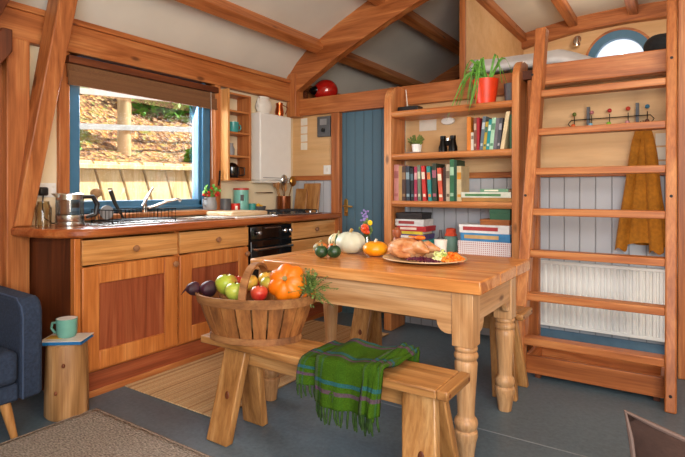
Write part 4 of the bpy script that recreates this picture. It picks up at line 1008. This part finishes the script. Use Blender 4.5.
def band(A, B, z0, z1, th, A2=None, B2=None):
    A2 = A2 or A; B2 = B2 or B; g = G(); vs = []; n = 48
    for (p, q, z) in ((A, B, z0), (A2, B2, z1), (A2-th, B2-th, z1), (A-th, B-th, z0)):
        vs += [ringpt(2*PI*k/n, p, q, z) for k in range(n)]
    return g.add(vs, [(r*n+k, r*n+(k+1) % n, ((r+1) % 4)*n+(k+1) % n, ((r+1) % 4)*n+k) for r in range(4) for k in range(n)])
mk('base_band', band(.21, .125, 0, .028, .009), bwx, t, smooth=True)
mk('rim_band', band(.268, .173, .165, .205, .008, .278, .182), bwx, t, smooth=True); mk('inner_rim', band(.26, .165, .165, .203, .006, .266, .171), bwx, t, smooth=True)
mk('base', G().prism([tuple((ringpt(2*PI*k/30, .20, .115, 0)).xy) for k in range(30)], 'z', bz+.002, bz+.012), bwx, t)
g = G(); pts = []
for k in range(15):
    a = PI*k/14; pts.append((*bk(.0, -.170*math.cos(a)), bz+.19+.14*math.sin(a)))
vs = []
for i, p in enumerate(pts):
    a = PI*i/14; nrm = Vector((BS*math.cos(a), -BC*math.cos(a), math.sin(a)))*.006; p = Vector(p)
    for sx, s_ in ((-.016, 1), (.016, 1), (.016, -1), (-.016, -1)): vs.append(p+Vector((sx*BC, sx*BS, 0))+nrm*s_)
g.add(vs, [(i*4+k, i*4+(k+1) % 4, i*4+4+(k+1) % 4, i*4+4+k) for i in range(14) for k in range(4)]+[(0, 3, 2, 1), (56, 57, 58, 59)])
mk('handle', g, bwx, t, smooth=True)
mk('straw_lining', G().ell((bx, by, bz+.09), (.215, .13, .05), 26, 12, rot=Matrix.Rotation(BA, 3, 'Z')), plain('straw', '#7a5a34', .95, sc=80, bump=.5), t, smooth=True)
# fruit
def fruit_mat(name, a, b, sc=6, rough=.35, third=None):
    N = NT(name); g = N.noise(N.coord(), sc, 3); st = [(.38, a), (.6, b)]+([(.72, third)] if third else [])
    N.l(N.ramp(g, st), N.b.inputs['Base Color']); N.b.inputs['Roughness'].default_value = rough; return N.m
apg = fruit_mat('green_red_apple', '#a8b83a', '#b8553a', 7); apy = fruit_mat('green_apple', '#8fae3a', '#b5bd4c', 9); apr = fruit_mat('red_apple', '#b3241e', '#cf5a3a', 9); bet = fruit_mat('beetroot_skin', '#260a14', '#44182a', 14, .6); pny = fruit_mat('yellow_apple', '#d8c04a', '#e0a848', 8)
def apple(x, y, z, r, m, label, name='apple', cat='apple', group=None):
    t = thing(name, (x, y, z), label, cat, group)
    prof = [(.0001, -.78), (.25, -.86), (.55, -.74), (.85, -.38), (1, .05), (.95, .42), (.7, .75), (.38, .86), (.15, .78), (.0001, .66)]
    mk('fruit', G().lathe((x, y, z), [(a*r, b*r) for a, b in prof], 22), m, t, smooth=True)
    mk('stalk', G().tube([(x, y, z+.66*r), (x+.15*r, y, z+1.05*r)], .0022, 5), 'darkz', t); return t
rimz = bz+.2
apple(*bk(-.135, -.01), rimz+.036, .050, apg, 'large green and red apple left of the basket handle')
apple(*bk(-.065, -.085), rimz+.020, .043, apy, 'green apple nearest the handle at the front of the basket')
apple(*bk(-.045, .04), rimz+.038, .040, pny, 'yellow-green apple behind the green apples in the basket')
apple(*bk(.03, .075), rimz+.045, .042, pny, 'yellow apple just behind the basket handle')
apple(*bk(.045, -.085), rimz+.015, .038, apr, 'deep red apple right of the basket handle')
apple(*bk(.065, -.005), rimz+.040, .040, apg, 'pinkish apple between the red apple and the orange squash')
apple(*bk(-.13, .095), rimz+.02, .040, apr, 'red apple at the back left of the basket')
apple(*bk(-.05, .125), rimz+.0, .034, apr, 'red apple at the back edge of the basket')
def beet(x, y, z, r, label, ang):
    t = thing('beetroot', (x, y, z), label, 'beetroot', None)
    mk('root', G().ell((x, y, z), (r, r, r*.92), 20, 12, fn=lambda d: 1+.05*math.sin(6*d.x)+.05*math.sin(5*d.y)), bet, t, smooth=True)
    c_, s_ = math.cos(ang), math.sin(ang)
    mk('tail', G().tube([(x+c_*r*.9, y+s_*r*.9, z), (x+c_*r*1.3, y+s_*r*1.3, z-.01), (x+c_*r*1.8, y+s_*r*1.8, z-.03)], [.007, .004, .001], 6), bet, t, smooth=True)
beet(*bk(-.283, -.03), rimz+.016, .033, 'small beetroot hanging over the left rim of the basket', 3.6)
beet(*bk(-.208, -.035), rimz+.020, .038, 'larger beetroot inside the left end of the basket', 2.6)
beet(*bk(-.222, .035), rimz+.012, .026, 'smallest beetroot between the other two', 3.0)
# orange scalloped squash facing the camera
oq = fruit_mat('orange_squash_skin', '#e8740a', '#f08812', 5, .4)
t = thing('orange_squash', (-1.38, 1.64, rimz), 'big bright orange scalloped squash at the right of the basket', 'squash')
R_ = Matrix.Rotation(math.radians(62), 3, 'X'); R_ = Matrix.Rotation(math.radians(25), 3, 'Z')@R_
c_ = Vector((*bk(.152, -.02), rimz+.055)); g = G()
g.ell(c_, (.080, .080, .054), 44, 18, fn=lambda d: 1+.16*abs(math.cos(3.5*math.atan2(d.y, d.x)))*math.hypot(d.x, d.y)-.05-.22*math.exp(-(math.hypot(d.x, d.y)/.22)**2)*(d.z > 0), rot=R_)
mk('fruit', g, oq, t, smooth=True)
mk('stalk', G().tube([c_+R_@Vector((0, 0, .042)), c_+R_@Vector((.003, 0, .062))], [.009, .011], 8), plain('squash_stalk', '#8a7a4a', .8), t, smooth=True)
cqx, cqy = bk(.252, -.01)
t = thing('carrot_bunch', (cqx, cqy, rimz), 'bunch of carrots with leafy green tops at the right end of the basket', 'carrots')
g = G()
for i in range(4): g.tube([(cqx-.04+.01*i, cqy-.02+.012*i, rimz-.02), (cqx-.01+.008*i, cqy-.005+.006*i, rimz+.012)], [.005, .011], 8)
mk('carrots', g, plain('carrot', '#dd6a1a', .5), t, smooth=True)
g = G()
for i in range(120):
    p = Vector((cqx+rnd.gauss(0, .01), cqy+rnd.gauss(0, .012), rimz+.015)); d_ = Vector((rnd.gauss(0, .25), rnd.gauss(0, .3), rnd.uniform(-.35, 1.2))).normalized()*rnd.uniform(.05, .11)
    q = p+d_; g.tube([p, (p+q)/2+Vector((0, 0, .01)), q], .0013, 4)
    for k in range(5):
        m_ = p+d_*(.45+.13*k); a = Vector((rnd.gauss(0, 1), rnd.gauss(0, 1), rnd.gauss(0, 1))).normalized()*.009; b = a.cross(d_).normalized()*.0035
        g.add([m_-a, m_+b, m_+a, m_-b], [(0, 1, 2, 3)])
mk('leafy_tops', g, 'leafd', t)

# ------------------------------------------------------------------ things on the table
def squash(name, x, y, r, h, m, label, ribs=8, depth=.06, stalk='#9a8a5a', sr=.006, cat='squash', z=TZ+.0008):
    t = thing(name, (x, y, z), label, cat)
    mk('fruit', G().ell((x, y, z+h*.5), (r, r, h*.5), 40, 18, fn=lambda d: 1-depth*(.5+.5*math.cos(ribs*math.atan2(d.y, d.x)))*math.hypot(d.x, d.y)-.18*math.exp(-(math.hypot(d.x, d.y)/.25)**2)*(1 if d.z > 0 else .3)), m, t, smooth=True)
    mk('stalk', G().tube([(x, y, z+h*.78), (x, y, z+h*.98), (x+sr, y, z+h*1.1)], [sr*1.4, sr, sr*1.1], 8), bm_(stalk), t, smooth=True); return t
dg = fruit_mat('dark_green_skin', '#1e3a22', '#2f5230', 30)
squash('small_squash', -1.60, 2.195, .036, .066, dg, 'small dark green squash at the left end of the row', 8, .04)
squash('small_squash', -1.535, 2.22, .039, .07, dg, 'small dark green squash beside the white pumpkin', 8, .04)
def striped():
    N = NT('striped_gourd_skin'); tc = N.n('ShaderNodeTexCoord'); sp = N.n('ShaderNodeSeparateXYZ'); N.l(tc.outputs['Object'], sp.inputs[0])
    at = N.n('ShaderNodeMath', operation='ARCTAN2'); N.l(sp.outputs[1], at.inputs[0]); N.l(sp.outputs[0], at.inputs[1])
    m = N.n('ShaderNodeMath', operation='MULTIPLY'); N.l(at.outputs[0], m.inputs[0]); m.inputs[1].default_value = 9
    s_ = N.n('ShaderNodeMath', operation='SINE'); N.l(m.outputs[0], s_.inputs[0])
    N.l(N.ramp(s_.outputs[0], [(.15, '#e8dcae'), (.5, '#3a5a2a')]), N.b.inputs['Base Color']); N.b.inputs['Roughness'].default_value = .4; return N.m
squash('striped_gourd', -1.72, 2.535, .063, .105, striped(), 'cream and green striped gourd behind the small dark squashes', 9, .08)
squash('mottled_gourd', -1.69, 2.31, .043, .07, fruit_mat('mottled_gourd_skin', '#5a6a2a', '#c88a4a', 14, .45, '#e0702a'), 'mottled green and orange gourd between the dark squashes and the striped gourd', 7, .05)
squash('orange_gourd', -1.60, 2.30, .027, .07, fruit_mat('orange_gourd_skin', '#e8651a', '#e8752a'), 'little orange gourd peeping out left of the white pumpkin', 6, .05)
squash('white_pumpkin', -1.565, 2.43, .088, .128, fruit_mat('white_pumpkin_skin', '#c3c9b0', '#d6d8c4', 7, .45), 'large pale grey-white pumpkin in the middle of the row', 10, .05, '#b08a4a', .009, 'pumpkin')
squash('yellow_squash', -1.385, 2.40, .071, .085, fruit_mat('yellow_orange_skin', '#f0960c', '#f5ab20', 6, .3), 'flat yellow-orange squash right of the white pumpkin', 12, .04, '#e0d8c0', .007)
t = thing('flower_vase', (-1.47, 2.56, TZ), 'posy of purple, yellow and red flowers behind the squashes', 'flowers')
fx, fy = -1.55, 2.585
mk('vase', G().lathe((fx, fy, TZ+.0008), [(.0001, 0), (.028, 0), (.03, .05), (.018, .085), (.02, .1)], 20), glass('vase_glass', '#c8e0d8', .5), t, smooth=True)
def bl_(cx, cy, cz, r, col, n=10):
    g = G()
    for k in range(n):
        a = 2*PI*k/n; g.ell((cx+r*.55*math.cos(a), cy-.004, cz+r*.55*math.sin(a)), (r*.38, r*.2, r*.38), 8, 6)
    g.ell((cx, cy-.008, cz), (r*.4, r*.3, r*.4), 8, 6); return g
mk('red_flower', bl_(fx, fy-.02, TZ+.135, .032, 0).ell((fx+.012, fy-.02, TZ+.115), (.02, .012, .015), 10, 6), fruit_mat('red_orange_petal', '#c4301a', '#e85a1a', 20), t, smooth=True)
mk('yellow_flower', bl_(fx+.03, fy-.01, TZ+.17, .018, 0), plain('yellow_petal', '#f0c818', .6), t, smooth=True)
g = G()
for i in range(26): g.ell((fx-.008+rnd.gauss(0, .012), fy+rnd.gauss(0, .008), TZ+.19+rnd.uniform(-.02, .055)), (.007, .006, .007), 7, 5)
mk('purple_flowers', g, plain('lilac_petal', '#8a7ab8', .7), t, smooth=True)
g = G()
for i in range(22):
    q = Vector((fx+rnd.gauss(0, .018), fy+rnd.gauss(0, .01), TZ+rnd.uniform(.1, .2))); g.tube([(fx, fy, TZ+.02), q], .0014, 4); g.ell(q, (.009, .004, .012), 6, 5)
mk('stems', g, 'leafd', t)
# platter
t = thing('platter', (-1.09, 2.36, TZ), 'oval cream platter carrying the roast on the table', 'platter')
pcx, pcy = -1.085, 2.375
mk('plate', G().lathe((pcx, pcy, TZ+.0008), [(.0001, 0), (.13, 0), (.17, .009), (.215, .017), (.214, .021), (.165, .014), (.12, .006), (.0001, .006)], 44, sx=1.0, sy=.93), plain('cream_brown_glaze', '#d2b184', .35), t, smooth=True)
pz = TZ+.0075
t = thing('roast_bird', (-1.16, 2.38, pz), 'golden roast bird at the left of the platter', 'roast')
def roastm():
    N = NT('roast_skin'); g = N.noise(N.coord(), 18, 4); N.l(N.ramp(g, [(.28, '#a0522a'), (.45, '#c98450'), (.62, '#deae84'), (.75, '#e8c8a4')]), N.b.inputs['Base Color'])
    N.b.inputs['Roughness'].default_value = .35; N.bump(g, .5, .01); return N.m
rm = roastm(); R_ = Matrix.Rotation(math.radians(20), 3, 'Z')
bump = lambda d: 1+.09*mnoise.noise(Vector(d)*2.6)+.05*mnoise.noise(Vector(d)*7)
mk('body', G().ell((-1.175, 2.37, pz+.053), (.105, .078, .054), 34, 22, fn=bump, rot=R_), rm, t, smooth=True)
mk('drumstick', G().tube([(-1.13, 2.345, pz+.06), (-1.095, 2.34, pz+.066), (-1.065, 2.345, pz+.05), (-1.045, 2.35, pz+.045)], [.03, .034, .017, .009], 12), rm, t, smooth=True)
mk('drumstick', G().tube([(-1.13, 2.42, pz+.05), (-1.09, 2.44, pz+.060), (-1.055, 2.455, pz+.05), (-1.035, 2.46, pz+.045)], [.03, .033, .015, .009], 12), rm, t, smooth=True)
mk('wing', G().tube([(-1.22, 2.30, pz+.05), (-1.17, 2.285, pz+.03), (-1.12, 2.29, pz+.024)], [.016, .02, .01], 10), rm, t, smooth=True)
mk('garnish', G().obox((-1.14, 2.39, pz+.112), (.07, .03, .008), (0, .1, .3)).ell((-1.105, 2.37, pz+.112), (.03, .02, .012)), fruit_mat('carrot_garnish', '#e0701a', '#9aa83a'), t, smooth=True)
def heap(name, cx, cy, rx, ry, h, n, sz, m, label, cat, strip=False):
    g = G()
    for i in range(n):
        a = rnd.uniform(0, 2*PI); r = math.sqrt(rnd.random()); x = cx+rx*r*math.cos(a); y = cy+ry*r*math.sin(a); z = pz+.008+h*(1-r*r)*rnd.uniform(.3, 1)
        if strip: 
            b = rnd.uniform(0, PI); g.tube([(x-sz*math.cos(b), y-sz*math.sin(b), z), (x, y, z+.006), (x+sz*math.cos(b), y+sz*math.sin(b), z)], .0028, 5)
        else: g.ell((x, y, z), (sz*rnd.uniform(.7, 1.2), sz*rnd.uniform(.7, 1.2), sz*rnd.uniform(.5, .8)), 8, 6)
    tag(mk(name, g, m, smooth=True), label, cat, kind='stuff')
heap('red_cabbage', -1.045, 2.265, .09, .028, .02, 90, .016, plain('red_cabbage', '#5a1a34', .5, var=.4), 'purple red cabbage in front of the roast on the platter', 'cabbage', True)
heap('green_vegetables', -.995, 2.37, .04, .05, .05, 60, .013, fruit_mat('pale_green_veg', '#c8d86a', '#e4e6b0', 20, .5), 'pale green vegetables between the roast and the carrots', 'vegetables')
heap('carrot_slices', -.945, 2.39, .055, .075, .035, 80, .013, fruit_mat('orange_veg', '#ee6a10', '#f58a2a', 20, .4), 'orange carrot pieces at the right of the platter', 'carrots')
t = thing('pepper_mill', (-1.42, 2.70, TZ), 'turned wooden pepper mill at the far edge of the table', 'pepper mill')
mk('body', G().lathe((-1.41, 2.70, TZ+.0008), [(.0001, 0), (.03, 0), (.03, .015), (.021, .03), (.026, .05), (.02, .075), (.016, .082)], 24), 'redz', t, smooth=True)
mk('head', G().lathe((-1.41, 2.70, TZ+.0828), [(.02, 0), (.029, .02), (.026, .042), (.012, .052), (.008, .058), (.0001, .06)], 24), 'redz', t, smooth=True)
t = thing('salt_pot', (-1.16, 2.70, TZ), 'white pot with a small blue mark behind the platter', 'pot')
mk('pot', G().lathe((-1.115, 2.66, TZ+.0008), [(.0001, 0), (.034, 0), (.032, .035), (.036, .085), (.0001, .087)], 24), 'whitem', t, smooth=True)
mk('mark', G().obox((-1.093, 2.6325, TZ+.025), (.03, .003, .008), (0, 0, .6)), plain('blue_mark', '#2f3f8a', .5), t)

# ------------------------------------------------------------------ rugs, stump, sofa
t = mk('kitchen_mat', G().box(-2.615, -1.87, 1.70, 3.45, .0015, .009), 'mat', None, .003); tag(t, 'long striped straw-coloured mat on the floor in front of the cabinets', 'mat')
t = thing('woven_rug', (-1.8, .7, 0), 'grey-brown woven rug on the floor in front of the sofa', 'rug')
mk('pile', G().grid(lambda u, v: (-2.43+1.55*u, -.4+1.82*v, .014+.0015*math.sin(u*80)*math.sin(v*90)), 60, 70), 'rug', t, smooth=True, solid=.012)
g = G(); 
g.tube([(-2.435, -.4, .012), (-2.435, 1.42, .012)], .010, 8).tube([(-2.435, 1.425, .012), (-.88, 1.425, .012)], .010, 8)
mk('braided_edge', g, plain('rug_edge', '#8d7d70', .95, sc=120, bump=.6, var=.35), t, smooth=True)
sx, sy = -2.535, 1.335
t = thing('log_stump', (sx, sy, 0), 'peeled log stump used as a side table beside the sofa', 'stump')
sw = wood('peeled_log', '#8e6438', '#b98a58', '#cfa678', 'z', .55)
mk('log', G().lathe((sx, sy, 0.0005), [(.092, 0), (.101, .012), (.099, .18), (.094, .35), (.089, .362)], 40, sx=1.0, sy=.98, rib=lambda w, z: 1+.03*math.sin(2*w+1)+.012*math.sin(5*w+z*6)), sw, t, smooth=True)
mk('cut_top', G().lathe((sx, sy, .3627), [(.089, 0), (.0001, .001)], 40, rib=lambda w, z: 1+.03*math.sin(2*w+1)), wood('log_end_grain', '#b98a54', '#d4aa74', '#e0bd8c', 'x', .6), t)
for (an, z) in ((-.65, .27), (-1.0, .14)):
    px_, py_ = sx+.0985*math.cos(an), sy+.0965*math.sin(an)
    mk('knot', G().ell((px_, py_, z), (.008, .008, .011), 10, 8), 'darkz', t, smooth=True)
R2 = Matrix.Rotation(math.radians(32), 3, 'Z')
def rb(cx, cy, w, d_, z0, z1, a):
    c_, s_ = math.cos(a), math.sin(a); Q = [(cx+p*c_-q*s_, cy+p*s_+q*c_) for p, q in ((-w/2, -d_/2), (w/2, -d_/2), (w/2, d_/2), (-w/2, d_/2))]
    return G().prism(Q, 'z', z0, z1)
t = thing('book', (sx, sy, .365), 'blue-covered book with a white and yellow front lying on the log stump', 'book')
A_ = math.radians(38)
mk('cover', rb(sx, sy, .20, .15, .3645, .368, A_), bm_('#1d6fa8'), t); mk('pages', rb(sx-.002, sy, .19, .14, .3683, .379, A_), bm_('#1d6fa8'), t); mk('front_cover', rb(sx, sy, .20, .15, .3793, .382, A_), plain('pale_cover', '#d9d4cc', .4), t)
mk('yellow_patch', rb(sx-.04, sy-.03, .08, .06, .3821, .3828, A_), bm_('#d8a83a'), t)
mug(sx-.01, sy+.005, .3830, .049, .09, 'mint', 'mint green mug with white inside on the book on the stump', 3.75)
o = mk('mug_lining', G().lathe((sx-.01, sy+.005, .3840), [(.0001, .012), (.042, .02), (.0452, .0905)], 26), 'white', [q for q in bpy.data.objects if q.get('label', '').startswith('mint green mug')][0], smooth=True); o.name = 'inside_glaze'
# sofa
t = thing('sofa', (-2.8, .3, 0), 'navy blue sofa with tapered wooden legs at the left edge', 'sofa')
def arm(y0, y1):
    P = [(-3.08, .17), (-2.455, .17), (-2.44, .19), (-2.44, .54)]
    for k in range(1, 8): q = PI/2*k/7; P.append((-2.50+.06*math.cos(q), .54+.085*math.sin(q)))
    P += [(-3.08, .64)]
    return mk('arm', G().prism(P, 'y', y0, y1), 'navy', t, .018, seg=3)
arm(1.085, 1.178); arm(-.72, -.63)
mk('arm_piping', G().tube([(-2.438, 1.09, .18), (-2.438, 1.09, .54), (-2.455, 1.09, .59), (-2.50, 1.09, .622), (-3.05, 1.09, .64)], .004, 6), plain('navy_piping', '#3a4a66', .8), t, smooth=True)
mk('seat_base', G().box(-3.08, -2.46, -.63, 1.084, .17, .25), 'navy', t, .012)
mk('seat_cushion', G().box(-2.95, -2.44, .235, 1.078, .252, .40), 'navy', t, .03, seg=3); mk('seat_cushion', G().box(-2.95, -2.44, -.625, .225, .252, .40), 'navy', t, .03, seg=3)
mk('backrest', G().box(-3.10, -2.96, -.63, 1.084, .252, .72), 'navy', t, .035, seg=3)
for (x, y) in ((-2.50, 1.04), (-2.50, -.55), (-3.0, 1.04), (-3.0, -.55)):
    mk('leg', G().tube([(x+.03, y+.03, 0.0), (x, y, .17)], [.014, .024], 14), 'benchz', t, smooth=True)
t = mk('striped_cushion', G().ell((-2.885, .89, .57), (.07, .19, .165), 24, 16, fn=lambda d: 1+.12*abs(d.y*d.z)), stripes('cream_black_stripes', ['#d8cfbc', '#e6dfcf', '#35302c', '#d8cfbc'], 60, 'z'), smooth=True)
tag(t, 'cream striped cushion propped in the corner of the navy sofa', 'cushion')
# near right: seat with brown cushion
t = thing('armchair', (.3, 1.2, 0), 'low dark armchair at the bottom right corner', 'chair')
mk('seat', G().box(-.02, .62, .72, 1.24, .25, .33), 'brownf', t, .02)
mk('backrest', G().hexa([(.02, 1.24, .33), (.6, 1.24, .33), (.6, 1.29, .33), (.02, 1.29, .33)], [(.04, 1.26, .48), (.6, 1.26, .50), (.6, 1.31, .50), (.04, 1.31, .48)]), 'brownf', t, .015)
for x in (.02, .58):
    for y in (.76, 1.2): mk('leg', G().tube([(x, y, 0), (x, y, .25)], [.014, .02], 10), 'benchz', t, smooth=True)
t = thing('brown_cushion', (.2, 1.17, .33), 'dark brown cushion with pale piping at the bottom right corner', 'cushion')
def cus(u, v, s_):
    a, b = 2*u-1, 2*v-1; th = .055*(1-a**4)*(1-b**4); pinch = .05*(abs(a*b))**1.5
    X = a*.30*(1-.08*(1-b*b)*0+pinch-.04*(1-abs(a))**0*(b*b<2)*0); wx = a*(.29+pinch-.035*(1-abs(b))*0)
    xx = a*(.27+.035*b*b); zz = b*(.155+.035*a*a)
    p = Vector((xx, s_*th, zz)); p = Matrix.Rotation(math.radians(-14), 3, 'X')@Matrix.Rotation(math.radians(5), 3, 'Y')@p
    return p+Vector((.19, 1.175, .432))
g = G(); g.grid(lambda u, v: cus(u, v, -1), 24, 18); g.grid(lambda u, v: cus(u, v, 1), 24, 18)
mk('cover', g, 'brownf', t, smooth=True)
E_ = [cus(k/12, 0, 0) for k in range(13)]+[cus(1, k/8, 0) for k in range(1, 9)]+[cus(1-k/12, 1, 0) for k in range(1, 13)]+[cus(0, 1-k/8, 0) for k in range(1, 9)]
mk('piping', G().tube(E_, .0055, 8), 'piping', t, smooth=True)

# ------------------------------------------------------------------ light
Wd = bpy.data.worlds.new('world'); S.world = Wd; Wd.use_nodes = True
nt = Wd.node_tree; bg = nt.nodes['Background']; bg.inputs[0].default_value = (.80, .89, 1, 1); bg.inputs[1].default_value = .85
def area(name, loc, target, sx_, sy_, power, col):
    l = bpy.data.lights.new(name, 'AREA'); l.shape = 'RECTANGLE'; l.size = sx_; l.size_y = sy_; l.energy = power; l.color = col
    o = bpy.data.objects.new(name, l); COL.objects.link(o); o.location = loc
    o.rotation_euler = (Vector(target)-Vector(loc)).to_track_quat('-Z', 'Y').to_euler(); return o
area('rear_right_key', (2.0, -.6, 1.6), (-1.6, 2.6, .7), 1.6, 1.4, 75, (1, .90, .78))  # added key lamp inside the room, out of view; no glazed door stands here
area('window_daylight', (-3.3, 2.22, 1.45), (-1.6, 2.3, .6), 1.0, .8, 30, (.92, .96, 1))
def bulb(name, loc, p, r=.08, col=(1, .80, .60)):
    l = bpy.data.lights.new(name, 'POINT'); l.energy = p; l.shadow_soft_size = r; l.color = col
    o = bpy.data.objects.new(name, l); COL.objects.link(o); o.location = loc
area('front_fill_area', (.7, -1.4, 1.7), (-.5, 3.4, .6), 1.4, 1.2, 48, (.88, .94, 1))  # cool frontal fill added behind the camera to brighten the ladder side
bulb('warm_fill_point', (-.3, 1.2, 2.5), 30, .15)  # unseen warm fill added below the ceiling; no lamp fitting hangs here
bulb('loft_lamp_glow', (-.6, 5.2, 2.75), 6, .08)
sl = bpy.data.lights.new('sun', 'SUN'); sl.energy = 6; sl.angle = math.radians(2); sl.color = (1, .93, .8)
o = bpy.data.objects.new('sun', sl); COL.objects.link(o)
o.rotation_euler = (Vector((0, 0, 0))-Vector((.45, .5, .75))).to_track_quat('-Z', 'Y').to_euler()

# ------------------------------------------------------------------ camera
cam = bpy.data.cameras.new('camera'); co = bpy.data.objects.new('camera', cam); COL.objects.link(co)
co.location = (0, 0, 1.11); co.rotation_euler = (math.radians(90), 0, math.radians(33.7))
cam.sensor_width = 36; cam.lens = 507/685*36; cam.shift_y = -38/685; cam.clip_start = .02
S.camera = co
S.view_settings.view_transform = 'Standard'; S.view_settings.look = 'None'; S.view_settings.gamma = 1; S.view_settings.use_curve_mapping = False
S.view_settings.exposure = 0.68
S.cycles.use_denoising = True; S.cycles.max_bounces = 8; S.cycles.sample_clamp_indirect = 6
S.cycles.transparent_max_bounces = 12
